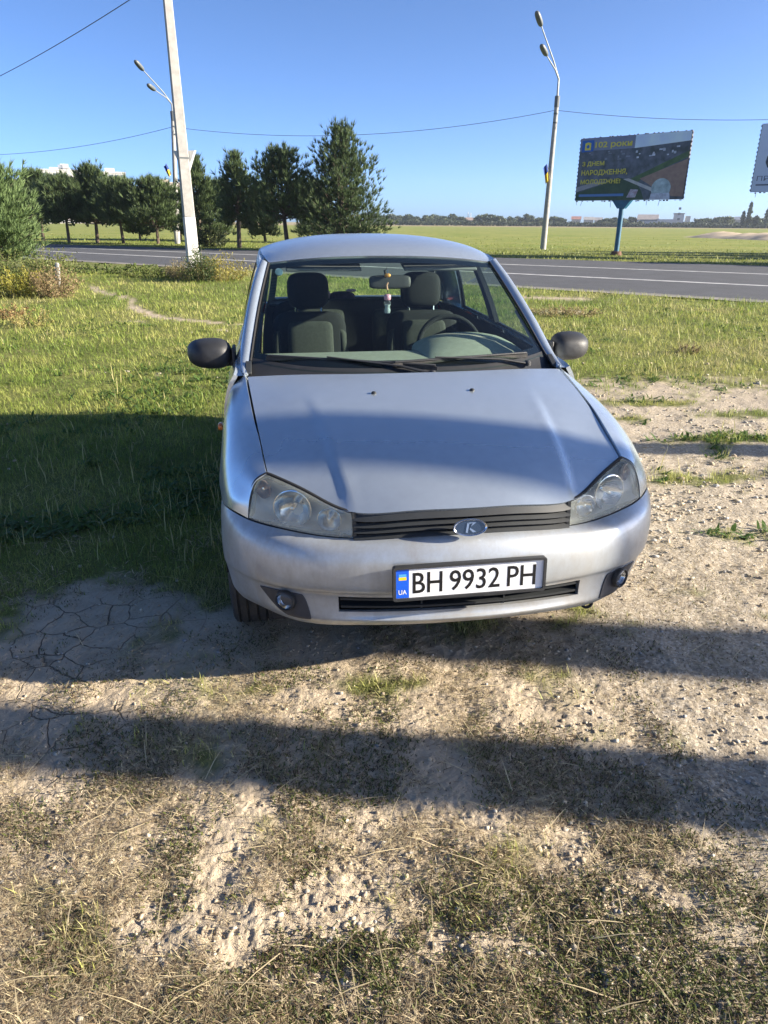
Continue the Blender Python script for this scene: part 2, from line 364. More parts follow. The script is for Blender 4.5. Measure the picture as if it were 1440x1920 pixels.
# crumbling gravelly verge along the near edge
VERGE = noisy(mat('verge_grit', (.26, .24, .21), .95), 3, .3, bump=.6, bscale=60)
rs = np.random.default_rng(3); V = []; n = 420
for i in range(n+1):
    x = -40+60*i/n; y = near_a*x+near_b; k = .25+.22*float(fbm(np.array([x*1.5]), np.array([3.]), 5)[0]); V += [(x, y-k*1.2, .004+float(gz(np.array([x]), np.array([y-k*1.2]))[0])), (x, y+.10+.25*float(fbm(np.array([x*2.5]), np.array([9.]), 5)[0]), .0145)]
MB().add(V, [(2*i, 2*i+2, 2*i+3, 2*i+1) for i in range(n)]).build('road_verge', VERGE, road, None)

# ------------------------------------------------------------------ blades, straw, pebbles
def carbox(x, y):
    """inside the car's footprint"""
    c, s = math.cos(CAR_YAW), math.sin(CAR_YAW); a = (x-CAR_X)*c+(y-CAR_Y)*s; b = -(x-CAR_X)*s+(y-CAR_Y)*c
    return (np.abs(a) < .62) & (b > .45) & (b < 3.6)
def sample(n, t0, t1, amax=31.5, power=1.0):
    """points on the ground spread evenly over the view (angle below the horizon, bearing)"""
    t = np.radians(t1+(t0-t1)*rng.random(n)**power); a = np.radians((rng.random(n)*2-1)*np.where(np.degrees(t) > 24, 43, np.where(np.degrees(t) > 10, 34, amax))); r = CAM_H/np.tan(t)
    return r*np.sin(a), r*np.cos(a)
def blades(x, y, ln, wd, lean, bend, col, z=None, colv=.22, simple=False):
    """curved blades: 5 vertices and 3 triangles each"""
    n = len(x); z = gz(x, y)-.004 if z is None else z
    th = rng.random(n)*2*math.pi; ph = rng.random(n)*2*math.pi
    d = np.stack([np.cos(th), np.sin(th), np.zeros(n)], 1); sd = np.stack([-np.sin(th), np.cos(th), np.zeros(n)], 1)
    sd = sd*np.cos(ph)[:, None]*.6+np.stack([-np.sin(th), np.cos(th), np.zeros(n)], 1)*.6
    up = np.array([0, 0, 1.]); base = np.stack([x, y, z], 1)
    l1 = lean; l2 = np.clip(lean+bend, 0, 1.62)
    d1 = d*np.sin(l1)[:, None]+up*np.cos(l1)[:, None]; d2 = d*np.sin(l2)[:, None]+up*np.cos(l2)[:, None]
    if simple:      # far away one triangle is enough
        tip = base+(d1+d2)*(ln*.5)[:, None]; w = (wd*.62)[:, None]; V = np.stack([base-sd*w, base+sd*w, tip], 1).reshape(-1, 3)
        return V, np.arange(3*n).reshape(-1, 3), np.repeat(col*(1+colv*(rng.random((n, 1))*2-1)), 3, 0)
    mid = base+d1*(ln*.5)[:, None]; tip = mid+d2*(ln*.5)[:, None]; w = (wd/2)[:, None]
    V = np.stack([base-sd*w, base+sd*w, mid-sd*w*.8, mid+sd*w*.8, tip], 1).reshape(-1, 3)
    k = np.arange(n)[:, None]*5; T = np.concatenate([k+np.array([0, 1, 2]), k+np.array([1, 3, 2]), k+np.array([2, 3, 4])], 0)
    c = col*(1+colv*(rng.random((n, 1))*2-1)); C = np.repeat(c, 5, 0)
    return V, T, C
def join(parts):
    V = []; T = []; C = []; n = 0
    for v, t, c in parts: V.append(v); T.append(t+n); C.append(c); n += len(v)
    return np.vstack(V), np.vstack(T), np.vstack(C)
GREEN = np.array([.215, .285, .052]); YEL = np.array([.40, .40, .115]); STRAW = np.array([.52, .43, .26]); STRAWD = np.array([.20, .145, .085]); DKG = np.array([.095, .145, .030])
def grass_cols(x, y, n):
    k = np.clip(fbm(x*.5, y*.5, 71, 4)*1.7+fbm(x*2.4, y*2.4, 73, 3)*1.1-.92, 0, 1)[:, None]; k2 = rng.random((n, 1)); r = k*.68+k2*.36
    c = np.where(r < .33, DKG+(GREEN-DKG)*(r/.33), np.where(r < .72, GREEN+(YEL-GREEN)*((r-.33)/.39), YEL+(STRAW*.85-YEL)*((r-.72)/.28)*.8)); return c
parts = []
n = 640000; x, y = sample(n, 58, 3.5, 33, 1.55)
xw, yw = sample(150000, 24, 3.5, 33, 1.3); aw = np.arctan2(xw, yw); rw_ = np.hypot(xw, yw); aw = np.sign(aw)*(math.radians(33)+np.abs(aw)*.5); x = np.concatenate([x, rw_*np.sin(aw)]); y = np.concatenate([y, rw_*np.cos(aw)]); n = len(x); g_ = growth(x, y); r_ = np.hypot(x, y)
p = np.where(y < 2.6, g_*.40*np.clip(fbm(x*9, y*9, 141, 3)*3-.9, 0, 1), g_**1.2)*np.where((x > .7) & (y < 8.5), .75, 1)
k = (rng.random(n) < p) & (road_d(x, y) < -.25) & ~carbox(x, y); x, y = x[k], y[k]; r_ = np.hypot(x, y); m = len(x)
sz = .55+.9*fbm(x*2.3, y*2.3, 81, 3)+.35*(fbm(x*.7, y*.7, 83, 2)-.5); ln = np.clip(.028+.0042*r_, .03, .095)*sz*(.5+1.0*rng.random(m)); wd = np.clip(.0008*r_, .0027, .013)*(.7+.6*rng.random(m))
gc = grass_cols(x, y, m); fr_ = r_ > 8.0
for q_, si in ((~fr_, False), (fr_, True)): parts.append(blades(x[q_], y[q_], ln[q_], wd[q_], rng.random(q_.sum())*1.05, rng.random(q_.sum())*.9, gc[q_], simple=si))
# longer wispy stalks here and there
x, y = sample(26000, 40, 4.2); k = (rng.random(len(x)) < growth(x, y)*.16*np.clip(fbm(x*.8, y*.8, 91, 3)*2.4-.6, 0, 1.5)) & (road_d(x, y) < -.3) & ~carbox(x, y) & (y > 3.2); x, y = x[k], y[k]; m = len(x)
parts.append(blades(x, y, .09+.12*rng.random(m), .0035+.0006*np.minimum(y, 20), rng.random(m)*.5, rng.random(m)*.8, YEL*.5+STRAW*.5+0*rng.random((m, 1))))
# broad-leaved weeds flat in the turf
x, y = sample(9000, 22, 4.5, 33); k = (rng.random(len(x)) < growth(x, y)*np.clip(fbm(x*.9, y*.9, 171, 3)*4-1.8, 0, 1)) & (road_d(x, y) < -.4) & ~carbox(x, y); x, y = np.repeat(x[k], 7), np.repeat(y[k], 7); m = len(x)
parts.append(blades(x+rng.normal(size=m)*.03, y+rng.normal(size=m)*.03, .05+.07*rng.random(m), .014+.018*rng.random(m), .7+.5*rng.random(m), .2+.4*rng.random(m), np.array([.085, .145, .035])+0*rng.random((m, 1))))
V, T, C = join(parts)
grass = link('grass', fast_tris('grass', V, T, C), tint_mat('grass_blades', .55, .38)); tag(grass, 'short green and yellowing grass growing on the near side of the road', 'grass', kind='stuff')
# tussocks in the field beyond the road
parts = []
x, y = sample(110000, 2.6, .9, 31.5); keepf = (y > far_a*x+far_b+.3) & (rng.random(len(x)) < np.clip(1.25-(y-(far_a*x+far_b))/26, .10, 1)); x, y = x[keepf], y[keepf]; m = len(x)
edge = np.clip(1-(y-(far_a*x+far_b))/6, 0, 1)
cc = grass_cols(x*.12, y*.12, m)*.35+np.array([.20, .235, .055])*.65
ln = (.05+.10*rng.random(m)**3)*(.5+fbm(x*.3, y*.3, 5)); parts.append(blades(x, y, ln*(1+y/150), .016+.0009*y, rng.random(m)*1.1, rng.random(m)*.8, cc, z=np.zeros(m)-.02, simple=True))
V, T, C = join(parts)
fg = link('field_grass', fast_tris('field_grass', V, T, C), grass.data.materials[0]); tag(fg, 'rough green grass of the open field beyond the road', 'grass', kind='stuff')
# dry straw and dead stems lying on the earth
parts = []
for n, t0, t1, L0, W0 in ((330000, 60, 27, .024, .0020), (90000, 27, 13, .040, .0034)):
    x, y = sample(n, t0, t1); b_ = bare(x, y); f_ = fbm(x*4, y*4, 101, 3)
    p = np.where(x > .9, .30, .72)*np.clip(f_*4.2-1.65, 0.05, 1)*np.where(b_ > .9, .45, 1)*np.where(y > 3.6, .30, 1)
    k = (rng.random(n) < p) & ~carbox(x, y) & ((np.exp(-(((x+1.27)/.42)**2+((y-2.62)/.45)**2)) < .55) | (rng.random(len(x)) < .7)); x, y = x[k], y[k]; m = len(x)
    mixc = rng.random((m, 1)); c = np.where(mixc < .55, STRAW*(.6+.6*rng.random((m, 1))), STRAWD*(.6+.8*rng.random((m, 1))))
    parts.append(blades(x, y, L0*(.4+1.3*rng.random(m)**2), W0*(.6+.7*rng.random(m)), 1.0+.55*rng.random(m), .1+.5*rng.random(m), c, z=gz(x, y)+.001+.008*rng.random(m)))
x, y = sample(900, 56, 18); k = ~carbox(x, y); x, y = x[k], y[k]; m = len(x)
parts.append(blades(x, y, .08+.13*rng.random(m), .0028+0*x, 1.25+.25*rng.random(m), .1+.2*rng.random(m), STRAW*(.7+.45*rng.random((m, 1))), z=gz(x, y)+.004))
# prostrate knotweed: small leaves hugging the earth
x, y = sample(420000, 60, 15); f_ = fbm(x*5.2, y*5.2, 151, 4); f2 = fbm(x*13, y*13, 157, 3); p = np.clip(f_*3.6+1.6*f2-2.30, .02, .80)*np.where(x > 1.0, .4, 1)*np.where(y > 3.2, .25, 1); k = (rng.random(len(x)) < p) & ~carbox(x, y) & ((np.exp(-(((x+1.27)/.42)**2+((y-2.62)/.45)**2)) < .5) | (rng.random(len(x)) < .65)); x, y = x[k], y[k]; m = len(x)
q = rng.random((m, 1))+.5*(fbm(x*1.7, y*1.7, 163, 3)-.5)[:, None]; parts_k = [blades(x, y, .006+.011*rng.random(m), .0026+.0022*rng.random(m), .4+.9*rng.random(m), .2+.4*rng.random(m), np.where(q < .38, np.array([.105, .13, .035]), np.where(q < .53, np.array([.19, .19, .06]), np.where(q < .87, np.array([.095, .066, .04]), np.array([.22, .165, .10])))), z=gz(x, y)+.007*rng.random(m), colv=.35)]
Vk, Tk, Ck = join(parts_k); kn = link('knotweed', fast_tris('knotweed', Vk, Tk, Ck), grass.data.materials[0]); tag(kn, 'low creeping weeds hugging the bare earth in the foreground', 'weeds', kind='stuff')
V, T, C = join(parts)
straw = link('straw', fast_tris('straw', V, T, C), tint_mat('dry_straw', .7, .2)); tag(straw, 'dry straw and dead stems scattered over the bare earth', 'straw', kind='stuff')
# pebbles and clods
ico = bmesh.new(); bmesh.ops.create_icosphere(ico, subdivisions=1, radius=1); ico.verts.ensure_lookup_table()
IV = np.array([v.co[:] for v in ico.verts]); IT = np.array([[v.index for v in f.verts] for f in ico.faces]); ico.free()
def lumps(x, y, r, col, sink=.35):
    n = len(x); a = rng.random(n)*6.283; sc = .65+.6*rng.random((n, 3)); sc[:, 2] *= .55
    P = IV[None]*(1+.75*(rng.random((n, len(IV), 1))-.5))*sc[:, None]*r[:, None, None]
    c, s = np.cos(a)[:, None], np.sin(a)[:, None]; P = np.stack([P[..., 0]*c-P[..., 1]*s, P[..., 0]*s+P[..., 1]*c, P[..., 2]], -1)
    P = P+np.stack([x, y, gz(x, y)+r*sink*.5], 1)[:, None]
    T = (np.arange(n)[:, None, None]*len(IV)+IT[None]).reshape(-1, 3); return P.reshape(-1, 3), T, np.repeat(col, len(IV), 0)
parts = []
for n, t0, t1, r0 in ((40000, 60, 25, .0032), (34000, 25, 11, .0062), (5000, 11, 7, .012)):
    x, y = sample(n, t0, t1); b_ = bare(x, y); p = b_**1.5*np.where(x > .55, 1.0, .42)*np.clip(fbm(x*2.2, y*2.2, 111, 3)*2.4-.6, .08, 1)
    k = (rng.random(n) < p) & ~carbox(x, y); x, y = x[k], y[k]; m = len(x)
    q = rng.random((m, 1)); c = np.where(q < .55, np.array([.43, .35, .245]), np.where(q < .88, np.array([.45, .40, .32]), np.array([.34, .325, .30])))*(.6+.55*rng.random((m, 1)))
    parts.append(lumps(x, y, r0*(.5+rng.random(m)**4*2.6), c))
V, T, C = join(parts)
peb = link('pebbles', fast_tris('pebbles', V, T, C), tint_mat('pebble_stone', .85, 0)); tag(peb, 'small pebbles and clods of earth scattered on the ground', 'pebbles', kind='stuff')
# ------------------------------------------------------------------ the car (local frame: x to image right, y towards the tail, z up)
def spl(P, ts):
    """natural cubic through P (uniform knots) at parameters ts"""
    P = np.asarray(P, float); m = len(P); sh = P.shape[1:]; Q = P.reshape(m, -1)
    if m == 2:
        ts = np.asarray(ts)[:, None]; return ((1-ts)*Q[0]+ts*Q[1]).reshape(-1, *sh)
    A = np.zeros((m, m)); B = np.zeros_like(Q); A[0, 0] = A[-1, -1] = 1
    for i in range(1, m-1):
        A[i, i-1] = 1; A[i, i] = 4; A[i, i+1] = 1; B[i] = 6*(Q[i+1]-2*Q[i]+Q[i-1])
    S = np.linalg.solve(A, B); ts = np.asarray(ts, float); i = np.clip(np.floor(ts).astype(int), 0, m-2); t = (ts-i)[:, None]
    a, b, sa, sb = Q[i], Q[i+1], S[i], S[i+1]
    r = a*(1-t)+b*t+((1-t)**3-(1-t))*sa/6+(t**3-t)*sb/6
    return r.reshape(-1, *sh)
def surf(ctrl, us, vs):
    """ctrl (m,n,3) -> grid (len(us), len(vs), 3)"""
    g = spl(np.asarray(ctrl, float), us); g = np.swapaxes(g, 0, 1); g = spl(g, vs); return np.swapaxes(g, 0, 1)
def gnormals(G):
    du = np.gradient(G, axis=0); dv = np.gradient(G, axis=1); n = np.cross(du, dv)
    return n/np.maximum(np.linalg.norm(n, axis=2, keepdims=True), 1e-9)
CARC = np.array([0, 1.8, .6])
def outward(G):
    n = gnormals(G); d = G-CARC
    if (n*d).sum() < 0: n = -n
    return n
def panel(name, G, m, parent, thick=.014, gap=.0032, keep=None, smooth=50, edge=.0012):
    """sheet-metal panel from a grid: shrunk by the panel gap, its rim turned inwards"""
    G = np.array(G, float); nu, nv = G.shape[:2]; N = outward(G)
    if gap:
        for ax in (0, 1):
            H = np.swapaxes(G, 0, 1) if ax else G
            for e, i in ((0, 1), (-1, -2)):
                d = H[i]-H[e]; l = np.linalg.norm(d, axis=1, keepdims=True); H[e] += d/np.maximum(l, 1e-6)*np.minimum(gap, l*.4)
    idx = np.arange(nu*nv).reshape(nu, nv); F = []
    for i in range(nu-1):
        for j in range(nv-1):
            if keep is None or keep[i, j]: F.append((idx[i, j], idx[i+1, j], idx[i+1, j+1], idx[i, j+1]))
    V = G.reshape(-1, 3); NN = N.reshape(-1, 3)
    f0 = F[0]; fn = np.cross(V[f0[1]]-V[f0[0]], V[f0[3]]-V[f0[0]])
    if fn @ NN[f0[0]] < 0: F = [f[::-1] for f in F]
    used = {}
    for f in F:
        for a, b in zip(f, f[1:]+f[:1]): used[(a, b)] = 1
    bd = [e for e in used if (e[1], e[0]) not in used]
    V = [tuple(v) for v in V]; mp = {}
    for e in bd:
        for k in e:
            if k not in mp: mp[k] = len(V); V.append(tuple(np.array(V[k])-NN[k]*thick))
    F += [(b, a, mp[a], mp[b]) for a, b in bd]
    used_v = sorted({k for f in F for k in f}); re = {k: i for i, k in enumerate(used_v)}
    me = mesh_from(name, [V[k] for k in used_v], [tuple(re[k] for k in f) for f in F])
    return link(name, me, m, parent, smooth)
def sheet(name, G, m, parent, smooth=60):
    G = np.asarray(G, float); nu, nv = G.shape[:2]; idx = np.arange(nu*nv).reshape(nu, nv)
    F = [(idx[i, j], idx[i+1, j], idx[i+1, j+1], idx[i, j+1]) for i in range(nu-1) for j in range(nv-1)]
    return link(name, mesh_from(name, G.reshape(-1, 3), F), m, parent, smooth)
def sym(half):
    half = [np.array(p, float) for p in half]; fl = np.array([-1, 1, 1])
    return [p*fl for p in half[:0:-1]]+half
def mir(G): return np.asarray(G)*np.array([-1, 1, 1])
def pillow(mb, c, d, ex=.45, ez=.45, rot=None, n=20, m=12):
    V = []; F = []
    sg = lambda v, e: math.copysign(abs(v)**e, v)
    for i in range(m+1):
        ph = -math.pi/2+math.pi*i/m
        for k in range(n):
            th = 2*math.pi*k/n
            p = Vector((d[0]/2*sg(math.cos(ph), ez)*sg(math.cos(th), ex), d[1]/2*sg(math.cos(ph), ez)*sg(math.sin(th), ex), d[2]/2*sg(math.sin(ph), ez)))
            if rot is not None: p = rot @ p
            V.append(p+Vector(c))
    for i in range(m):
        for k in range(n): F.append((i*n+k, i*n+(k+1) % n, (i+1)*n+(k+1) % n, (i+1)*n+k))
    return mb.add(V, F)
RX = lambda a: Matrix.Rotation(math.radians(a), 3, 'X')
RY = lambda a: Matrix.Rotation(math.radians(a), 3, 'Y')
RZ = lambda a: Matrix.Rotation(math.radians(a), 3, 'Z')

# --- materials
def paint_mat():
    m = mat('silver_paint', (.545, .61, .66), .24, .72, 0.0, .10)
    N, L, b = nodes(m); tc = N.new('ShaderNodeTexCoord')
    nd = N.new('ShaderNodeTexNoise'); nd.inputs['Scale'].default_value = 24; nd.inputs['Detail'].default_value = 5; L.new(tc.outputs['Object'], nd.inputs['Vector'])
    mr = N.new('ShaderNodeMapRange'); mr.inputs['From Min'].default_value = .3; mr.inputs['From Max'].default_value = .7; mr.inputs['To Min'].default_value = .955; mr.inputs['To Max'].default_value = 1.03; L.new(nd.outputs['Fac'], mr.inputs['Value'])
    n = N.new('ShaderNodeTexNoise'); n.inputs['Scale'].default_value = 3.5; n.inputs['Detail'].default_value = 3; n.inputs['Roughness'].default_value = .55
    L.new(tc.outputs['Object'], n.inputs['Vector'])
    r2 = N.new('ShaderNodeMapRange'); r2.inputs['From Min'].default_value = .35; r2.inputs['From Max'].default_value = .75; r2.inputs['To Min'].default_value = .06; r2.inputs['To Max'].default_value = .16
    L.new(n.outputs['Fac'], r2.inputs['Value']); L.new(r2.outputs[0], b.inputs['Coat Roughness'])
    mu = N.new('ShaderNodeMix'); mu.data_type = 'RGBA'; mu.blend_type = 'MULTIPLY'; mu.inputs[0].default_value = 1
    mu.inputs[6].default_value = (.545, .61, .66, 1); L.new(mr.outputs[0], mu.inputs[7])
    # road dust that has settled low on the body
    sx = N.new('ShaderNodeSeparateXYZ'); L.new(tc.outputs['Object'], sx.inputs[0])
    d1 = N.new('ShaderNodeMapRange'); d1.inputs['From Min'].default_value = .62; d1.inputs['From Max'].default_value = .22; d1.inputs['To Max'].default_value = .75
    L.new(sx.outputs['Z'], d1.inputs['Value'])
    d2 = N.new('ShaderNodeMath'); d2.operation = 'MULTIPLY'; L.new(d1.outputs[0], d2.inputs[0]); L.new(n.outputs['Fac'], d2.inputs[1])
    mx = N.new('ShaderNodeMix'); mx.data_type = 'RGBA'; mx.inputs[7].default_value = (.30, .27, .22, 1)
    L.new(d2.outputs[0], mx.inputs[0]); L.new(mu.outputs[2], mx.inputs[6]); L.new(mx.outputs[2], b.inputs['Base Color'])
    m3 = N.new('ShaderNodeMapRange'); m3.inputs['To Min'].default_value = .72; m3.inputs['To Max'].default_value = .35; L.new(d2.outputs[0], m3.inputs['Value']); L.new(m3.outputs[0], b.inputs['Metallic'])
    return m
PAINT = paint_mat()
def bumper_mat():
    """the plastic bumper: the same silver, duller and scuffed"""
    m = mat('bumper_paint', (.47, .485, .51), .42, .5, .55, .16)
    N, L, b = nodes(m); tc = N.new('ShaderNodeTexCoord')
    n = N.new('ShaderNodeTexNoise'); n.inputs['Scale'].default_value = 6; n.inputs['Detail'].default_value = 9; n.inputs['Roughness'].default_value = .72
    mp = N.new('ShaderNodeMapping'); mp.inputs['Scale'].default_value = (1, 1, .6); L.new(tc.outputs['Object'], mp.inputs[0]); L.new(mp.outputs[0], n.inputs['Vector'])
    r = N.new('ShaderNodeValToRGB'); e = r.color_ramp.elements
    e[0].position = .36; e[0].color = (.34, .335, .32, 1); e[1].position = .62; e[1].color = (.46, .495, .52, 1)
    L.new(n.outputs['Fac'], r.inputs[0]); L.new(r.outputs[0], b.inputs['Base Color'])
    mr = N.new('ShaderNodeMapRange'); mr.inputs['From Min'].default_value = .3; mr.inputs['From Max'].default_value = .7; mr.inputs['To Min'].default_value = .55; mr.inputs['To Max'].default_value = .33
    L.new(n.outputs['Fac'], mr.inputs['Value']); L.new(mr.outputs[0], b.inputs['Roughness'])
    # small stone chips and scratches
    v = N.new('ShaderNodeTexNoise'); v.inputs['Scale'].default_value = 55; v.inputs['Detail'].default_value = 3; L.new(mp.outputs[0], v.inputs['Vector'])
    bp = N.new('ShaderNodeBump'); bp.inputs['Strength'].default_value = .06; bp.inputs['Distance'].default_value = .004
    L.new(v.outputs['Fac'], bp.inputs['Height']); L.new(bp.outputs[0], b.inputs['Normal'])
    return m
BUMPER = bumper_mat()
TRIM = noisy(mat('black_plastic', (.028, .029, .031), .55), 14, .3, bump=.15, bscale=220)
GRILLE = noisy(mat('grille_plastic', (.026, .029, .031), .5), 10, .3)
DARK = mat('underbody_black', (.012, .012, .013), .85)
RUBBER = noisy(mat('tyre_rubber', (.022, .022, .023), .75), 20, .4, col2=(.05, .045, .038), bump=.2, bscale=90)
STEEL = noisy(mat('wheel_steel', (.25, .25, .26), .4, .6), 12, .4)
CHROME = mat('chrome', (.75, .77, .8), .12, 1.0)
BEZEL = noisy(mat('fog_bezel_plastic', (.05, .052, .06), .5), 16, .25)
GLASS = glass_mat('windscreen_glass', (.80, .90, .85), .0, 1.0, .004, (.45, .5, .48))
SGLASS = glass_mat('side_glass', (.72, .84, .78), .0, 1.0, .006)
FRIT = mat('windscreen_black_border', (.006, .007, .009), .12)
def lens_mat():
    m = bpy.data.materials.new('clouded_headlight_lens'); m.use_nodes = True; N, L, b = nodes(m); out = N['Material Output']
    b.inputs['Base Color'].default_value = (.58, .60, .54, 1); b.inputs['Roughness'].default_value = .32; b.inputs['Coat Weight'].default_value = .8; b.inputs['Coat Roughness'].default_value = .06
    tr = N.new('ShaderNodeBsdfTransparent'); tr.inputs[0].default_value = (.93, .93, .86, 1)
    tc = N.new('ShaderNodeTexCoord'); sx = N.new('ShaderNodeSeparateXYZ'); L.new(tc.outputs['Object'], sx.inputs[0])
    n = N.new('ShaderNodeTexNoise'); n.inputs['Scale'].default_value = 14; n.inputs['Detail'].default_value = 5; L.new(tc.outputs['Object'], n.inputs['Vector'])
    mr = N.new('ShaderNodeMapRange'); mr.inputs['From Min'].default_value = .62; mr.inputs['From Max'].default_value = .76; mr.inputs['To Min'].default_value = .24; mr.inputs['To Max'].default_value = .06; L.new(sx.outputs['Z'], mr.inputs['Value'])
    ad = N.new('ShaderNodeMath'); ad.operation = 'MULTIPLY_ADD'; ad.inputs[1].default_value = .28; L.new(n.outputs['Fac'], ad.inputs[0]); L.new(mr.outputs[0], ad.inputs[2])
    mx = N.new('ShaderNodeMixShader'); L.new(ad.outputs[0], mx.inputs[0]); L.new(tr.outputs[0], mx.inputs[1]); L.new(b.outputs[0], mx.inputs[2]); L.new(mx.outputs[0], out.inputs['Surface'])
    return m
LENS = lens_mat()
CLEAR = glass_mat('clear_lens', (.9, .92, .93), .02, 1.0, .05)
REFL = mat('lamp_reflector', (.70, .71, .70), .16, 1.0)
HOUSE = mat('lamp_housing', (.66, .67, .63), .40, .15)
AMBER = mat('amber_plastic', (.62, .16, .02), .25, 0, .6)
SMOKE = mat('indicator_reflector', (.30, .22, .18), .25, .6)
SEAT = noisy(mat('seat_fabric_dark', (.007, .008, .011), .9), 40, .35)
SEATC = noisy(mat('seat_fabric_grey', (.042, .045, .04), .9), 60, .3)
DASH = noisy(mat('dashboard_plastic', (.27, .29, .24), .62), 30, .15, bump=.1, bscale=300)
DASHD = mat('dark_interior_plastic', (.03, .033, .036), .6)
LINER = mat('headliner_fabric', (.16, .165, .16), .95)
WHITE = noisy(mat('plate_white', (.80, .80, .80), .35), 9, .06)
PBLUE = mat('plate_blue', (.01, .10, .62), .35); PYEL = mat('plate_yellow', (.85, .55, .03), .35); PSKY = mat('plate_light_blue', (.08, .35, .75), .35)
BLACK = mat('plate_black', (.008, .008, .009), .4)

car = empty('car', (CAR_X, CAR_Y, 0), CAR_YAW); car.rotation_euler = (0, -CAR_ROLL, CAR_YAW)
tag(car, 'silver hatchback car with clouded headlights parked on the dirt and grass', 'car')

# --- hood
H = [[(0,-.052,.727),(.20,-.042,.724),(.386,-.008,.716),(.525,.088,.757),(.664,.201,.795)],
     [(0,.05,.787),(.20,.058,.786),(.40,.095,.782),(.545,.19,.803),(.676,.29,.8185)],
     [(0,.25,.858),(.21,.26,.857),(.425,.29,.853),(.565,.355,.850),(.690,.42,.850)],
     [(0,.51,.918),(.22,.52,.916),(.44,.545,.911),(.585,.58,.902),(.711,.62,.891)],
     [(0,.76,.957),(.23,.77,.956),(.455,.795,.951),(.60,.83,.942),(.734,.87,.929)],
     [(0,.985,.986),(.23,.998,.984),(.46,1.04,.979),(.61,1.075,.972),(.754,1.113,.961)]]
HC = np.array([sym(r) for r in H])
us = np.linspace(0, 5, 46); vs = np.linspace(0, 8, 81)
HG = surf(HC, us, vs)
# pressed ridge either side of the bonnet
xr = .385+.13*np.clip((HG[..., 1])/1.0, 0, 1); ax_ = np.abs(HG[..., 0])
fade = sst(-.05, .08, HG[..., 1])*(1-sst(.35, .85, HG[..., 1]))
HG[..., 2] += fade*(-.010*sst(-.004, .035, ax_-xr)+.0025*np.exp(-((ax_-xr)/.018)**2))
hood = panel('hood', HG, PAINT, car)
for sx_ in (-1, 1):
    mb = MB(); mb.lathe([(.011, 0), (.0115, .006), (.008, .011), (.003, .013), (.0, .013)], Matrix.Translation((sx_*.214, .735, .948)), 12)
    mb.box((sx_*.214, .728, .958), (.006, .01, .004)); mb.build('washer_nozzle', TRIM, hood)

# --- fenders (right half, then mirrored)
FC = np.array([
 [(.668,.203,.795),(.704,.196,.776),(.722,.188,.747),(.735,.175,.70),(.742,.163,.642)],
 [(.680,.315,.826),(.742,.30,.800),(.783,.285,.752),(.808,.265,.70),(.826,.275,.652)],
 [(.696,.465,.863),(.763,.45,.838),(.812,.44,.792),(.840,.43,.72),(.853,.425,.628)],
 [(.715,.62,.8925),(.780,.62,.868),(.822,.625,.825),(.845,.63,.745),(.862,.63,.638)],
 [(.734,.82,.924),(.790,.825,.898),(.828,.83,.85),(.848,.84,.74),(.862,.84,.563)],
 [(.750,1.00,.949),(.798,1.0,.918),(.832,.99,.845),(.848,.98,.66),(.856,.955,.40)],
 [(.760,1.135,.966),(.806,1.13,.925),(.838,1.12,.83),(.850,1.12,.55),(.838,1.12,.20)]])
FC[4:, 2:, 0] += .018; FC[3, 2:, 0] += .013; FC[2, 2:4, 0] += .006; FC[3:, 1, 0] += .008
FG = surf(FC, np.linspace(0, 6, 61), np.linspace(0, 4, 33))
for s in (1, -1):
    fd = panel('fender', FG if s > 0 else mir(FG), PAINT, car, thick=.02)
    mb = MB(); pillow(mb, (s*.878, .950, .775), (.022, .055, .030), .5, .6); o = mb.build('side_indicator', AMBER, fd, 80)

# --- front bumper
BC = [[(0,-.050,.640),(0,-.088,.624),(0,-.112,.582),(0,-.120,.520),(0,-.112,.450),(0,-.086,.421),(0,-.072,.347),(0,-.084,.323),(0,-.06,.293)],
      [(.20,-.040,.635),(.20,-.078,.619),(.20,-.102,.578),(.20,-.110,.517),(.20,-.102,.448),(.20,-.076,.42),(.20,-.064,.346),(.20,-.074,.321),(.20,-.05,.291)],
      [(.384,-.012,.624),(.388,-.050,.607),(.392,-.072,.570),(.394,-.080,.512),(.394,-.072,.446),(.392,-.045,.419),(.390,-.042,.346),(.388,-.047,.318),(.384,-.022,.287)],
      [(.53,.036,.626),(.548,-.004,.607),(.556,-.024,.568),(.560,-.032,.510),(.560,-.024,.446),(.556,.000,.419),(.548,-.004,.346),(.542,-.002,.311),(.53,.02,.281)],
      [(.648,.096,.634),(.678,.066,.611),(.688,.048,.568),(.692,.042,.510),(.690,.048,.446),(.680,.064,.419),(.660,.062,.346),(.650,.072,.308),(.634,.09,.278)],
      [(.742,.163,.642),(.770,.150,.614),(.782,.142,.570),(.786,.140,.510),(.783,.145,.446),(.772,.154,.419),(.748,.155,.346),(.734,.162,.308),(.714,.172,.278)],
      [(.826,.275,.652),(.836,.268,.62),(.842,.262,.570),(.845,.258,.508),(.842,.256,.444),(.834,.256,.417),(.815,.25,.345),(.802,.25,.307),(.782,.25,.278)],
      [(.853,.425,.626),(.856,.41,.60),(.857,.385,.558),(.856,.352,.498),(.852,.328,.44),(.846,.318,.413),(.832,.297,.343),(.82,.292,.306),(.80,.29,.278)]]
BCF = np.array([mir(c) for c in BC[:0:-1]]+[np.array(c) for c in BC])      # 15 x 9
bu = np.linspace(0, 14, 141); bv = np.linspace(0, 8, 73)
BG = surf(BCF, bu, bv)
U, Vv = np.meshgrid((bu[:-1]+bu[1:])/2-7, (bv[:-1]+bv[1:])/2, indexing='ij')
tip = np.clip((np.abs(U)-1.9)/.45, 0, 1)
hole = (np.abs(U) < 2.3) & (Vv > 5.10) & (Vv < 5.90)
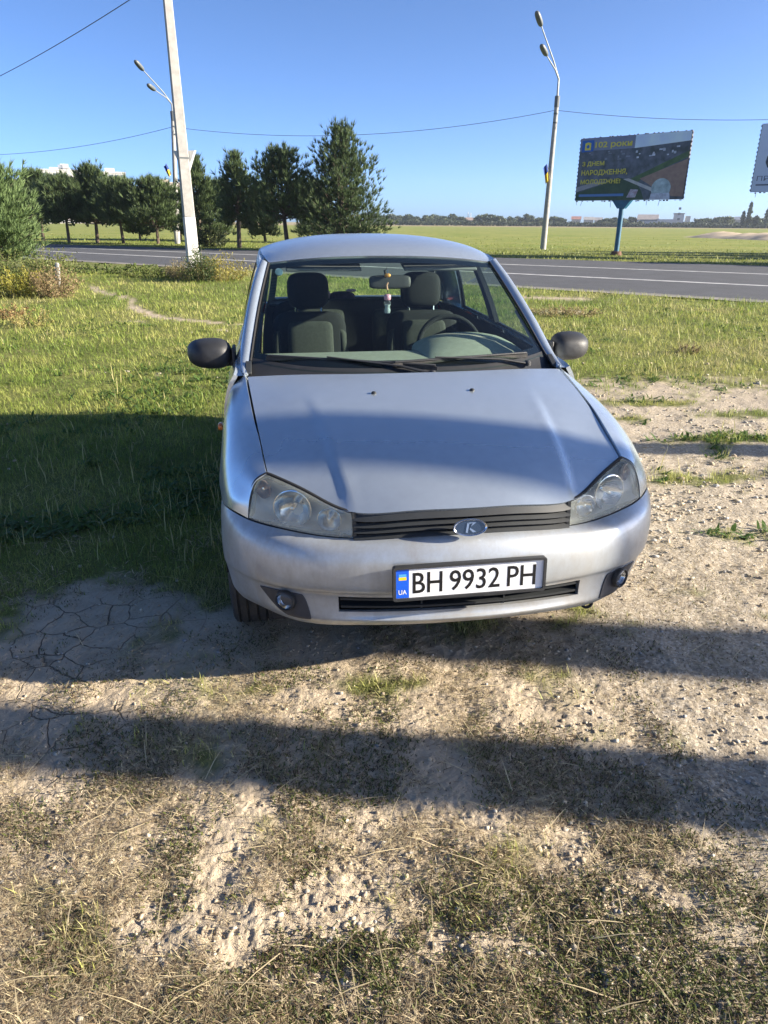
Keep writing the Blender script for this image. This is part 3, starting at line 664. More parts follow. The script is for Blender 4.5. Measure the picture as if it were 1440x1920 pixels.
bumper = panel('front_bumper', BG, BUMPER, car, thick=.018, keep=~hole)
def bpt(u, v): return surf(BCF, [u+7], [v])[0, 0]
# lower intake: dark duct, three slats, two ribs
mb = MB()
cu_ = [bpt(u, 5.5) for u in np.linspace(-2.4, 2.4, 13)]
for a, b in zip(cu_[:-1], cu_[1:]):
    pass
xs_ = np.linspace(-2.45, 2.45, 15)
lo_ = [bpt(u, 6.0) for u in xs_]; hi_ = [bpt(u, 4.95) for u in xs_]
V = []; Fq = []
for a, b in zip(hi_, lo_):
    V += [a+np.array([0, .012, 0]), a+np.array([0, .07, 0]), b+np.array([0, .07, 0]), b+np.array([0, .012, 0])]
for i in range(len(xs_)-1):
    for k in range(3): Fq.append((4*i+k, 4*i+k+1, 4*i+k+5, 4*i+k+4))
duct = MB().add(V, Fq).build('air_intake_duct', DARK, bumper)
for fr in (.30, .68):
    P = []
    for u in np.linspace(-2.25, 2.25, 17):
        q = bpt(u, 5+fr); P.append((q[0], q[1]+.012, q[2]))
    mb = MB()
    V = []
    for p in P: V += [(p[0], p[1]-.006, p[2]+.004), (p[0], p[1]+.03, p[2]+.009), (p[0], p[1]+.03, p[2]+.001), (p[0], p[1]-.006, p[2]-.004)]
    Fq = [(4*i+k, 4*i+(k+1) % 4, 4*i+4+(k+1) % 4, 4*i+4+k) for i in range(len(P)-1) for k in range(4)]
    mb.add(V, Fq).build('intake_slat', GRILLE, bumper)
for u in (-.75, .75):
    q = bpt(u, 5.5); MB().box((q[0], q[1]+.03, q[2]), (.006, .03, .066)).build('intake_rib', GRILLE, bumper)
# fog lamp bezels and lamps
for s in (1, -1):
    G = np.zeros((13, 11, 3))
    for i, a in enumerate(np.linspace(0, 1, 13)):
        for j, b in enumerate(np.linspace(0, 1, 11)):
            # rounded corners: superellipse mapping of the unit square
            x_, y_ = 2*a-1, 2*b-1; k = 1-.10*(x_*x_*y_*y_); x_, y_ = x_*k, y_*k
            a2, b2 = (x_+1)/2, (y_+1)/2
            u = (1-b2)*(3.02+a2*1.45)+b2*(2.92+a2*.72); v = 5.06+b2*1.75
            G[i, j] = bpt(u, v)
    N_ = outward(G); G = G+N_*.004
    if s < 0: G = mir(G)
    bz = panel('fog_lamp_bezel', G, BEZEL, bumper, thick=.01, gap=0)
    c = Vector((s*.625, .024, .383)); M = Matrix.Translation(c) @ (RZ(-s*-28).to_4x4()) @ (RX(90).to_4x4())
    M = Matrix.Translation(c) @ RZ(s*30).to_4x4() @ RX(90).to_4x4()
    MB().lathe([(.030, -.03), (.040, .004), (.038, .014), (.034, .016), (.031, .010)], M, 28).build('fog_lamp_ring', TRIM, bumper)
    MB().lathe([(.0, -.016), (.015, -.014), (.026, -.004), (.031, .008)], M, 24).build('fog_lamp_reflector', REFL, bumper)
    MB().lathe([(.032, .009), (.026, .013), (.014, .016), (0, .017)], M, 24).build('fog_lamp_glass', CLEAR, bumper)
# towing eye under the right corner
MB().tube([Vector((.525, .06, .262))+.022*Vector((math.cos(a), .35*math.sin(a), .8*math.sin(a))) for a in np.linspace(0, 2*math.pi, 17)], .006, 6, cap=False).build('towing_eye', DARK, bumper)
MB().box((.525, .10, .285), (.02, .08, .012)).build('towing_eye_bracket', DARK, bumper)

# --- upper grille
gtop = [surf(HC, [0], [4+t])[0, 0] for t in np.linspace(-2, 2, 21)]
gbot = [bpt(u, 0.0) for u in np.linspace(-2, 2, 21)]
gr = empty('grille', (0, 0, 0), 0, car)
def gl(fr, dy=0.0, dz=0.0): return [np.array(a)*(1-fr)+np.array(b)*fr+np.array([0, dy, dz]) for a, b in zip(gtop, gbot)]
V = []
for a, b in zip(gl(0, .016, .004), gl(1, .016, -.006)): V += [a, a+np.array([0, .05, 0]), b+np.array([0, .05, 0]), b]
MB().add(V, [(4*i+k, 4*i+k+1, 4*i+k+5, 4*i+k+4) for i in range(20) for k in range(3)]).build('grille_recess', DARK, gr)
for f0, f1, pr in ((.06, .30, .004), (.40, .54, .000), (.62, .76, -.002), (.86, 1.0, -.004)):
    V = []
    for a, b in zip(gl(f0, .006+pr), gl(f1, -.010+pr)):
        n_ = np.array([0, .026, -.002]); V += [a, b, b+np.array([0, .004, -.003]), a+n_]
    MB().add(V, [(4*i+k, 4*i+(k+1) % 4, 4*i+4+(k+1) % 4, 4*i+4+k) for i in range(20) for k in range(4)]).build('grille_slat', GRILLE, gr, 30)
for s in (1, -1):
    a, b = gl(0, .004)[20 if s > 0 else 0], gl(1, -.004)[20 if s > 0 else 0]
    MB().box((a+b)/2-np.array([s*.004, -.012, 0]), (.012, .03, np.linalg.norm(a-b)*.95), RX(-6)).build('grille_end', GRILLE, gr)
# oval badge: chrome rim, dark field, bright sail-boat mark
bd_c = Vector((.0, -.092, .676)); bM = Matrix.Translation(bd_c) @ RX(90-14).to_4x4()
badge = empty('badge', (0, 0, 0), 0, car)
def oval(a, b, z, n=40): return [bM @ Vector((a*math.cos(t), b*math.sin(t), z)) for t in np.linspace(0, 2*math.pi, n, endpoint=False)]
n = 40; V = oval(.059, .030, 0)+oval(.060, .031, .006)+oval(.057, .0285, .0105)+oval(.052, .0240, .008)+oval(.051, .023, .003)
MB().add(V, [(i*n+k, i*n+(k+1) % n, (i+1)*n+(k+1) % n, (i+1)*n+k) for i in range(4) for k in range(n)]).build('badge_rim', CHROME, badge, 60)
MB().add(oval(.0520, .0240, .0042), [tuple(range(n))]).build('badge_field', mat('badge_field', (.02, .03, .05), .25, .3, 1), badge)
def flat(pts, z0, z1):
    k = len(pts); V = [bM @ Vector((x, y, z0)) for x, y in pts]+[bM @ Vector((x, y, z1)) for x, y in pts]
    return V, [tuple(range(2*k-1, k-1, -1))[::-1]]+[(i, (i+1) % k, k+(i+1) % k, k+i) for i in range(k)]
mb = MB()
for pts in ([(-.019, -.0175), (-.011, -.0190), (-.003, .0190), (-.012, .0180)],
            [(-.001, -.001), (.003, .004), (.024, .0180), (.012, .0185)],
            [(-.001, -.001), (-.003, -.007), (.010, -.0185), (.023, -.0165)],
            [(-.012, .0180), (-.010, .0135), (.013, .0165), (.012, .0188)]):
    mb.add(*flat([(x_*.86, y_*.92) for x_, y_ in pts], .0045, .007))
mb.build('badge_mark', mat('badge_silver', (.42, .45, .48), .25, .9), badge)

# --- number plate
PL = empty('number_plate', (0, -.129, .502), 0, car); PL.rotation_euler = (math.radians(-3), math.radians(-.45), 0)
def rrect(w, h, r, n=5):
    P = []
    for cx_, cz_, a0 in ((w/2-r, h/2-r, 0), (-w/2+r, h/2-r, 90), (-w/2+r, -h/2+r, 180), (w/2-r, -h/2+r, 270)):
        for k in range(n): a = math.radians(a0+90*k/(n-1)); P.append((cx_+r*math.cos(a), cz_+r*math.sin(a)))
    return P
def plate_ring(out, inn, y0, y1):
    k = len(out); V = [(x, y0, z) for x, z in out]+[(x, y1, z) for x, z in out]+[(x, y1, z) for x, z in inn]+[(x, y0, z) for x, z in inn]
    return V, [(i*k+j, i*k+(j+1) % k, ((i+1) % 4)*k+(j+1) % k, ((i+1) % 4)*k+j) for i in range(4) for j in range(k)]
MB().add(*plate_ring(rrect(.534, .126, .010), rrect(.515, .107, .006), .010, -.010)).build('plate_frame', TRIM, PL, 40)
P = rrect(.520, .112, .008); k = len(P)
MB().add([(x, -.003, z) for x, z in P]+[(x, .004, z) for x, z in P], [tuple(range(k))]+[tuple(range(2*k-1, k-1, -1))]).build('plate_face', WHITE, PL)
P = [(-.256, -.053), (-.212, -.053), (-.212, .053), (-.256, .053)]
MB().add([(x, -.0034, z) for x, z in P], [(0, 1, 2, 3)]).build('plate_blue_strip', PBLUE, PL)
for zc, m_ in ((.029, PSKY), (.018, PYEL)):
    MB().add([(x, -.0039, z) for x, z in ((-.247, zc-.0055), (-.221, zc-.0055), (-.221, zc+.0055), (-.247, zc+.0055))], [(0, 1, 2, 3)]).build('plate_flag', m_, PL)
def plate_text(s, x, z, w, h_, m_, bold=.0):
    me = text_mesh(s, 'plate_text', w, h_, bold, .0); o = link('plate_text', me, m_, PL)
    o.matrix_local = Matrix.Translation((x, -.0036 if m_ is BLACK else -.0040, z)) @ RX(90).to_4x4(); return o
plate_text('BH', -.199, -.039, .102, .076, BLACK, .008)
plate_text('9932', -.072, -.039, .176, .076, BLACK, .008)
plate_text('PH', .130, -.039, .101, .076, BLACK, .008)
plate_text('UA', -.248, -.040, .028, .017, WHITE, .01)

# --- headlights
def coons(T, B, I, O, n, m_):
    T, B, I, O = (np.array(c) for c in (T, B, I, O)); s = np.linspace(0, 1, n)[:, None, None]; t = np.linspace(0, 1, m_)[None, :, None]
    return (1-t)*T[:, None]+t*B[:, None]+(1-s)*I[None]+s*O[None]-((1-s)*(1-t)*T[0]+s*(1-t)*T[-1]+(1-s)*t*B[0]+s*t*B[-1])
nA, nB = 31, 19
T = surf(HC, [0], np.linspace(6, 8, nA))[0]
B = surf(BCF, np.linspace(9, 12, nA), [0])[:, 0]
O = surf(FC, [0], np.linspace(0, 4, nB))[0]
T[-1] = O[0]; B[-1] = O[-1]
I = np.linspace(0, 1, nB)[:, None]*(B[0]-T[0])+T[0]; I[:, 0] -= .004*np.sin(np.linspace(0, math.pi, nB))
HL = coons(T, B, I, O, nA, nB)
N_ = gnormals(HL)
if N_[nA//2, nB//2, 1] > 0: N_ = -N_
a_, b_ = np.meshgrid(np.linspace(0, 1, nA), np.linspace(0, 1, nB), indexing='ij')
bul = np.sin(math.pi*a_)**.6*np.sin(math.pi*b_)**.6
LG = HL+N_*(bul*.012-.002)[..., None]
for s in (1, -1):
    fl = (lambda G: G) if s > 0 else mir
    hl = empty('headlight', (0, 0, 0), 0, car)
    panel('headlight_lens', fl(LG), LENS, hl, thick=.025, gap=.006, smooth=70)
    BK = HL-N_*.004; BK = BK+np.array([0, 1, 0])*(.075*np.minimum(1, 2.2*bul))[..., None]
    sheet('headlight_housing', fl(BK), HOUSE, hl)
    # black seal round the lamp
    rim = [fl(HL[i, 0])-0 for i in range(nA)]+[fl(HL[-1, j]) for j in range(1, nB)]+[fl(HL[i, -1]) for i in range(nA-2, -1, -1)]+[fl(HL[0, j]) for j in range(nB-2, 0, -1)]
    MB().tube([Vector(p)+Vector((0, .010, -.001)) for p in rim]+[Vector(rim[0])+Vector((0, .010, -.001))], .0065, 6, cap=False).build('headlight_seal', DARK, hl)
    def bowl(c, r, d, yawd, name, m_, n=28):
        M = Matrix.Translation((s*c[0], c[1], c[2])) @ RZ(s*yawd).to_4x4() @ RX(90).to_4x4()
        prof = [(r*1.06, -.004), (r*1.05, .004), (r, .005)]+[(r*q, -d*(1-q*q)) for q in (.92, .8, .66, .5, .34, .2)]
        MB().lathe(prof, M, n).build(name, m_, hl, 50)
        MB().lathe([(.0, r*.1), (.007, r*.1-.002), (.009, -.01), (.009, -d*.95)], M, 12).build('bulb', CHROME, hl)
    bowl((.585, .115, .694), .066, .045, 18, 'main_reflector', REFL)
    bowl((.462, .040, .676), .040, .03, 14, 'high_beam_reflector', REFL)
    bowl((.684, .196, .742), .033, .025, 40, 'indicator_reflector', SMOKE)

# --- windscreen, cowl, wipers
WC = np.array([sym(r) for r in
 [[(0,1.045,.972),(.25,1.06,.973),(.46,1.11,.977),(.62,1.19,.988),(.737,1.275,1.000)],
  [(0,1.27,1.103),(.25,1.28,1.102),(.455,1.325,1.102),(.605,1.395,1.103),(.716,1.47,1.107)],
  [(0,1.50,1.230),(.245,1.51,1.228),(.45,1.55,1.222),(.59,1.605,1.214),(.690,1.665,1.216)],
  [(0,1.725,1.347),(.24,1.732,1.344),(.445,1.765,1.334),(.575,1.807,1.322),(.660,1.845,1.318)],
  [(0,1.928,1.444),(.24,1.936,1.440),(.44,1.96,1.428),(.565,1.982,1.415),(.630,2.0,1.408)]]])
wu = np.linspace(0, 4, 33); wv = np.linspace(0, 8, 57)
WG = surf(WC, wu, wv); WN = outward(WG)
ws = panel('windscreen', WG, GLASS, car, thick=.004, gap=.003)
U, Vv = np.meshgrid((wu[:-1]+wu[1:])/2, (wv[:-1]+wv[1:])/2-4, indexing='ij')
frit = (U < .36) | (U > 3.80) | (np.abs(Vv) > 3.80-.14*np.clip(1-U/2, 0, 1))
panel('windscreen_border', WG-WN*.0055, FRIT, ws, thick=.001, gap=0, keep=frit)
cp = [surf(HC, [5], [t])[0, 0] for t in np.linspace(0, 8, 33)]; wb = [surf(WC, [.12], [t])[0, 0] for t in np.linspace(0, 8, 33)]
G = np.array([[a+np.array([0, -.01, -.03]), a+np.array([0, .012, -.028]), a*.5+b*.5+np.array([0, 0, -.030]), b+np.array([0, -.012, -.006]), b+np.array([0, .004, .003])] for a, b in zip(cp, wb)])
sheet('cowl', G, TRIM, car)
def wiper(p0, p1, piv, fr=.5, name='wiper'):
    w = empty(name, (0, 0, 0), 0, car); p0, p1, piv = Vector(p0), Vector(p1), Vector(piv)
    d = (p1-p0).normalized(); rot = d.to_track_quat('X', 'Z').to_matrix(); L_ = (p1-p0).length; mid = (p0+p1)/2
    MB().box(mid, (L_, .006, .018), rot).build('wiper_rubber', RUBBER, w)
    MB().box(mid+Vector((0, 0, .014)), (L_*.98, .016, .008), rot).build('wiper_blade', TRIM, w, bevel=.002)
    mp = p0.lerp(p1, fr)+Vector((0, -.004, .024))
    MB().tube([piv, piv.lerp(mp, .3)+Vector((0, 0, .012)), mp], [.014, .009, .006], 8, squash=.6).build('wiper_arm', TRIM, w)
    MB().lathe([(.017, -.01), (.017, .008), (.010, .015), (0, .016)], Matrix.Translation(piv), 14).build('wiper_pivot', TRIM, w)
def wpt(u, v, o=.012):
    i = surf(WC, [u], [v+4])[0, 0]; j = surf(WC, [u+.05], [v+4])[0, 0]-i; k = surf(WC, [u], [v+4.05])[0, 0]-i
    n_ = np.cross(j, k); n_ /= np.linalg.norm(n_); n_ *= np.sign(n_[2]); return i+n_*o
wiper(wpt(.16, -3.35), wpt(.05, .50), (.10, 1.015, .972), .36)
wiper(wpt(.17, -.30), wpt(.12, 3.0), (.60, 1.14, .985), .30)

# --- pillars, roof
AI = [(.748,1.135,.958),(.742,1.275,1.002),(.720,1.47,1.110),(.694,1.665,1.219),(.664,1.845,1.321),(.634,2.003,1.411)]
AO = [(.770,1.135,.966),(.792,1.325,1.008),(.772,1.52,1.125),(.744,1.715,1.240),(.712,1.885,1.340),(.676,2.045,1.424)]
AC = np.array([[np.array(i), np.array(i)*.62+np.array(o)*.38+np.array((.004, -.012, .012)), np.array(i)*.25+np.array(o)*.75+np.array((.008, -.008, .010)), np.array(o)] for i, o in zip(AI, AO)])
AG = surf(AC, np.linspace(0, 5, 31), np.linspace(0, 3, 13))
for s in (1, -1):
    ap = panel('front_pillar', AG if s > 0 else mir(AG), PAINT, car, thick=.02)
    q = AG[:, 0]; MB().tube([(s*(p[0]-.003), p[1]-.001, p[2]+.001) for p in q[4:]], .0065, 6).build('pillar_seal', DARK, ap)
    MB().box((s*.748, 1.20, .985), (.028, .10, .012), RX(24)).build('cowl_end_cap', GRILLE, ap, bevel=.003)
RC = np.array([sym(r) for r in
 [[(0,1.934,1.449),(.24,1.942,1.445),(.44,1.966,1.433),(.565,1.988,1.420),(.632,2.007,1.413)],
  [(0,2.10,1.512),(.25,2.105,1.506),(.45,2.12,1.487),(.585,2.135,1.462),(.660,2.15,1.438)],
  [(0,2.45,1.551),(.255,2.45,1.544),(.46,2.45,1.522),(.60,2.45,1.492),(.682,2.45,1.462)],
  [(0,2.90,1.551),(.255,2.90,1.544),(.46,2.90,1.521),(.60,2.90,1.491),(.680,2.90,1.462)],
  [(0,3.25,1.525),(.25,3.25,1.518),(.45,3.24,1.497),(.58,3.22,1.468),(.652,3.20,1.442)],
  [(0,3.44,1.480),(.24,3.435,1.474),(.43,3.42,1.458),(.545,3.40,1.437),(.605,3.38,1.420)]]])
RG = surf(RC, np.linspace(0, 5, 46), np.linspace(0, 8, 49))
panel('roof', RG, PAINT, car, thick=.025)
sheet('headliner', RG[1:-1, 2:-2]-outward(RG)[1:-1, 2:-2]*.035, LINER, car)

# --- sides: upper frame with windows
def side_upper(s_, t_):
    yb = 1.335+s_*(3.56-1.335); yt = 2.05+s_*(3.375-2.05)
    xb = np.interp(s_, [0, .2, .5, .75, 1], [.800, .815, .815, .795, .735]); zb = np.interp(s_, [0, .5, 1], [.992, 1.018, 1.05])
    xt = np.interp(s_, [0, .25, .6, .85, 1], [.680, .690, .690, .665, .612]); zt = np.interp(s_, [0, .12, .35, .6, .85, 1], [1.425, 1.444, 1.461, 1.461, 1.44, 1.418])
    x = xb*(1-t_)+xt*t_+.016*math.sin(math.pi*t_); return np.array([x, yb*(1-t_)+yt*t_, zb*(1-t_)+zt*t_])
sb = [0, .025, .045, .12, .2, .28, .36, .425, .44, .47, .485, .55, .62, .70, .775, .79, .86, .93, 1]
tb = [0, .02, .05, .2, .35, .5, .65, .8, .885, .91, .96, 1]
SG = np.array([[side_upper(a, b) for b in tb] for a in sb])
def cells(f): return np.array([[f((sb[i]+sb[i+1])/2, (tb[j]+tb[j+1])/2) for j in range(len(tb)-1)] for i in range(len(sb)-1)])
in_t = lambda t: .05 < t < .885
w1 = cells(lambda a, t: in_t(t) and .045 < a < .425); w2 = cells(lambda a, t: in_t(t) and .485 < a < .775)
bpil = cells(lambda a, t: in_t(t) and (.425 < a < .485))
seal = cells(lambda a, t: (.02 < t < .91) and (.025 < a < .79) and not (in_t(t) and (.045 < a < .425 or .485 < a < .775 or .425 < a < .485)))
frame = ~(w1 | w2 | bpil | seal)
for s in (1, -1):
    G = SG if s > 0 else mir(SG); Nn = outward(G)
    uf = panel('side_frame', G, PAINT, car, thick=.03, gap=.002, keep=frame)
    panel('window_seal', G-Nn*.004, TRIM, uf, thick=.012, gap=0, keep=seal)
    panel('door_pillar', G-Nn*.003, TRIM, uf, thick=.03, gap=0, keep=bpil)
    panel('side_window', G-Nn*.009, SGLASS, uf, thick=.003, gap=0, keep=w1)
    panel('side_window', G-Nn*.009, SGLASS, uf, thick=.003, gap=0, keep=w2)
# --- doors and rear quarters
rows = [(.0, None), ]
def low_x(y, z):
    x = np.interp(z, [.18, .28, .4, .52, .64, .76, .86, .93, .99, 1.05], [.825, .842, .852, .857, .858, .855, .846, .834, .816, .80])
    return x+.020*sst(1.0, .90, z)-.12*sst(3.05, 3.62, y)**1.5*1.0-.012*sst(1.5, 1.1, y)*sst(.8, .95, z)
def lower_grid(y0, y1, ny, zt, zbf, nz=21):
    G = np.zeros((ny, nz, 3))
    for i, y in enumerate(np.linspace(y0, y1, ny)):
        zt_ = zt(y); zb_ = zbf(y)
        for j, t in enumerate(np.linspace(0, 1, nz)):
            z = zt_*(1-t)+zb_*t; G[i, j] = (low_x(y, z), y, z)
    return G
belt = lambda y: .990+.028*(y-1.33)/1.1 if y < 2.45 else 1.018+.032*(y-2.45)/1.1
arch = lambda y: max(.24, .29+math.sqrt(max(0, .345**2-(y-3.10)**2))) if abs(y-3.10) < .345 else .24
D1 = lower_grid(1.128, 2.17, 27, lambda y: min(belt(y), .972+.25*(y-1.128)), lambda y: .22)
D2 = lower_grid(2.17, 2.755, 17, belt, lambda y: .22)
D3 = lower_grid(2.757, 3.60, 43, belt, arch)
for s in (1, -1):
    fl = (lambda G: G) if s > 0 else mir
    d = panel('front_door', fl(D1), PAINT, car, thick=.02)
    mb = MB(); pillow(mb, (s*.884, 2.02, .80), (.022, .17, .026), .4, .6); mb.build('door_handle', TRIM, d, 80)
    d = panel('rear_door', fl(D2), PAINT, car, thick=.02)
    mb = MB(); pillow(mb, (s*.884, 2.66, .815), (.022, .15, .026), .4, .6); mb.build('door_handle', TRIM, d, 80)
    panel('rear_quarter', fl(D3), PAINT, car, thick=.02)
    # rubber filler between the pillar foot and the door top
    ao = AG[:14, -1]; fil = np.array([[p_-np.array([.004, 0, .004]), np.array([low_x(p_[1], .96)-.012, p_[1], min(belt(p_[1]), .972+.25*(p_[1]-1.128))-.012])] for p_ in ao]); sheet('pillar_foot_filler', fl(fil), PAINT, car)
    MB().box((s*.80, 1.95, .195), (.08, 1.65, .07)).build('sill', TRIM, car, bevel=.01)
# --- tail
tg = [(0, 3.445, 1.475), (0, 3.50, 1.36), (0, 3.56, 1.22), (0, 3.62, 1.075), (0, 3.68, .98), (0, 3.70, .80), (0, 3.705, .62), (0, 3.735, .54), (0, 3.74, .42), (0, 3.70, .28)]
wid = [.59, .615, .64, .665, .69, .72, .735, .745, .745, .72]; bow = [.06, .07, .08, .08, .09, .10, .11, .13, .13, .12]
TC = np.array([[(f*w, y-b*abs(f)**2.4, z-(.05 if i == 0 else .02)*f*f*(i < 3)) for f in (-1, -.8, -.5, 0, .5, .8, 1)] for i, ((_, y, z), w, b) in enumerate(zip(tg, wid, bow))])
def tail(a, b, n): return surf(TC, np.linspace(a, b, n), np.linspace(0, 6, 31))
rw = panel('rear_window', tail(.25, 2.85, 17), SGLASS, car, thick=.004)
tgp = tail(0, 6.3, 40); tv = np.linspace(0, 6.3, 40); kk = np.array([[not (.25 < (tv[i]+tv[i+1])/2 < 2.85 and 1 < j < 28) for j in range(30)] for i in range(39)])
panel('tailgate', tgp, PAINT, car, thick=.02, keep=kk)
panel('rear_bumper', tail(6.35, 9, 14), BUMPER, car, thick=.02)
for s in (1, -1):
    e0 = np.array([side_upper(1, t) for t in np.linspace(1, 0, 12)]); e1 = surf(TC, np.linspace(.1, 3.2, 12), [6])[:, 0]
    G = np.array([[a*(1-k)+b*k+np.array([.012, .012, 0])*math.sin(math.pi*k) for k in np.linspace(0, 1, 6)] for a, b in zip(e0, e1)])
    panel('rear_pillar', G if s > 0 else mir(G), PAINT, car, thick=.02, gap=.001)
    e0 = np.array([(low_x(3.60, z), 3.60, z) for z in np.linspace(1.05, .26, 16)]); e1 = surf(TC, np.linspace(3.2, 8.9, 16), [6])[:, 0]
    G = np.array([[a*(1-k)+b*k+np.array([.02, .012, 0])*math.sin(math.pi*k) for k in np.linspace(0, 1, 6)] for a, b in zip(e0, e1)])
    panel('tail_light', (G if s > 0 else mir(G))[:9], mat('tail_lamp_red', (.35, .02, .02), .25, 0, .6), car, thick=.02, gap=.001)
    panel('rear_corner', (G if s > 0 else mir(G))[8:], PAINT, car, thick=.02, gap=.001)
# --- dark underside, wheel wells, bulkheads
mb = MB(); mb.box((0, 1.85, .225), (1.36, 3.3, .04)); mb.box((0, .62, .47), (1.02, .95, .36)); mb.box((0, 1.15, .60), (1.40, .08, .62)); mb.box((0, 3.52, .55), (1.25, .08, .75))
mb.box((0, .15, .45), (1.18, .10, .30)); mb.box((0, .10, .66), (.70, .08, .08))
mb.box((0, 3.1, .42), (1.06, .8, .36))
mb.build('underbody', DARK, car)
for yc in (.63, 3.10):
    for s in (1, -1):
        M = Matrix.Translation((s*.70, yc, .29)) @ RY(90).to_4x4(); n = 28; V = []; Fq = []
        for h_ in (-.17, .145):
            for k in range(n+1):
                a = math.radians(14+152*k/n); V.append((s*(.70+h_), yc+.352*math.cos(a), .29+.352*math.sin(a)))
        Fq = [(k, k+1, n+2+k, n+1+k) for k in range(n)]; MB().add(V, Fq).build('wheel_well', DARK, car)
# --- wheels
def wheel(x, y):
    s = 1 if x > 0 else -1
    w = empty('wheel', (x, y, .283), 0, car)
    M = (RY(90) if s > 0 else RY(-90)).to_4x4()
    prof = [(.178, -.080), (.20, -.087), (.245, -.089), (.272, -.084), (.284, -.074)]
    for xx in (-.055, -.020, .020, .055):
        prof += [(.290, xx-.005), (.282, xx-.003), (.282, xx+.003), (.290, xx+.005)]
    prof += [(.284, .074), (.272, .084), (.245, .089), (.20, .087), (.178, .080)]
    MB().lathe(prof, M, 64).build('tyre', RUBBER, w, 40)
    MB().lathe([(.178, -.08), (.165, -.07), (.165, .06), (.180, .078), (.172, .082), (.160, .066), (.14, .05), (.11, .055), (.07, .068), (.03, .066), (0, .066)], M, 40).build('rim', STEEL, w, 40)
    for k in range(8):
        a = 2*math.pi*k/8; MB().lathe([(.017, 0), (.015, .003), (0, .003)], M @ Matrix.Translation((.135*math.cos(a), .135*math.sin(a), .052)), 10).build('rim_hole', DARK, w)
for x, y in ((.762, .63), (-.762, .63), (.755, 3.10), (-.755, 3.10)): wheel(x, y)
# --- door mirrors
for s in (1, -1):
    mr_ = empty('door_mirror', (0, 0, 0), 0, car)
    V = []; Fq = []; n = 24; m_ = 11
    for i in range(m_):
        t = i/(m_-1)                         # 0 = rim at the back, 1 = nose of the shell
        k = math.cos(t*math.pi/2)**.62 if t < 1 else 0
        for q in range(n):
            a = 2*math.pi*q/n; ca, sa = math.cos(a), math.sin(a)
            ex = math.copysign(abs(ca)**.72, ca)*.112; ez = math.copysign(abs(sa)**.78, sa)*(.078 if sa > 0 else .082)
            ez *= 1-.16*(ca*.5+.5)
            V.append((s*(.948+k*ex+.012*t*-1), 1.50-.115*math.sin(t*math.pi/2)-.02*ca*(1-t)*-1, 1.012+k*ez-.006*t))
    Fq = [(i*n+q, i*n+(q+1) % n, (i+1)*n+(q+1) % n, (i+1)*n+q) for i in range(m_-1) for q in range(n)]
    MB().add(V, Fq).build('mirror_shell', TRIM, mr_, 60)
    Vg = [(v[0], v[1]-.004, v[2]) for v in V[:n]]; Vg = [((p[0]-s*.948)*.93+s*.948, p[1], (p[2]-1.012)*.93+1.012) for p in Vg]
    MB().add(Vg, [tuple(range(n))]).build('mirror_glass', CHROME, mr_)
    mb = MB(); mb.tube([(s*.815, 1.475, .975), (s*.86, 1.465, .972), (s*.90, 1.45, .985)], [.034, .032, .036], 12, squash=.8); mb.build('mirror_foot', TRIM, mr_, 60)
    MB().box((s*.826, 1.47, 1.0), (.016, .13, .09), RX(0)).build('mirror_base', TRIM, mr_, bevel=.006)
# --- interior
def seat(x):
    st = empty('seat', (0, 0, 0), 0, car)
    mb = MB(); pillow(mb, (x, 2.42, .58), (.50, .52, .20), .35, .5, RX(6)); mb.build('cushion', SEAT, st, 70)
    mb = MB(); pillow(mb, (x, 2.68, .80), (.50, .15, .54), .5, .34, RX(-14)); mb.build('backrest', SEAT, st, 70)
    mb = MB(); pillow(mb, (x, 2.632, .79), (.31, .12, .44), .4, .22, RX(-14)); mb.build('backrest_centre', SEATC, st, 70)
    for s in (-1, 1):
        mb = MB(); mb.tube([(x+s*.215, 2.58, .56), (x+s*.228, 2.62, .74), (x+s*.215, 2.67, .92), (x+s*.16, 2.705, 1.02), (x+s*.09, 2.715, 1.045)], [.03, .032, .03, .022, .012], 8); mb.build('side_bolster', SEATC, st, 70)
    hr = MB(); pillow(hr, (x, 2.79, 1.195), (.28, .115, .235), .6, .55, RX(-8)); hr.build('headrest', SEAT, st, 80)
    for s in (-1, 1): MB().tube([(x+s*.085, 2.735, 1.02), (x+s*.085, 2.775, 1.14)], .008, 8).build('headrest_post', CHROME, st)
seat(.385); seat(-.385)
mb = MB(); pillow(mb, (0, 3.28, .80), (1.28, .20, .58), .25, .3, RX(-12)); mb.build('rear_bench', SEAT, car, 60)
for x in (-.32, .32):
    mb = MB(); pillow(mb, (x, 3.215, .80), (.44, .18, .44), .3, .2, RX(-12)); mb.build('rear_bench_panel', SEATC, car, 60)
mb = MB(); mb.box((0, 3.46, 1.045), (1.30, .30, .02)); mb.build('parcel_shelf', DASHD, car, bevel=.006)
mb = MB(); mb.box((0, 2.3, .32), (1.36, 2.4, .03)); mb.build('cabin_floor', DASHD, car)
G = np.array([[(x*(1-.05*abs(x)), y+.10*abs(x)**2, z-.02*abs(x)**2) for y, z in ((1.05, .955), (1.30, .966), (1.50, .975), (1.66, .972), (1.74, .955), (1.78, .90), (1.80, .70), (1.74, .50))] for x in np.linspace(-.72, .72, 25)])
dash = sheet('dashboard', surf(G, np.linspace(0, 24, 49), np.linspace(0, 7, 36)), DASH, car)
V = []; nn = 21
for y, k in ((1.36, .05), (1.45, .55), (1.55, .88), (1.66, 1.0), (1.78, 1.0), (1.80, .94)):
    for q in range(nn):
        a = math.pi*q/(nn-1); V.append((.43-.285*math.cos(a), y, .955+k*.095*math.sin(a)**.85))
MB().add(V, [(i*nn+q, i*nn+q+1, (i+1)*nn+q+1, (i+1)*nn+q) for i in range(5) for q in range(nn-1)]).build('instrument_hood', DASH, dash, 60)
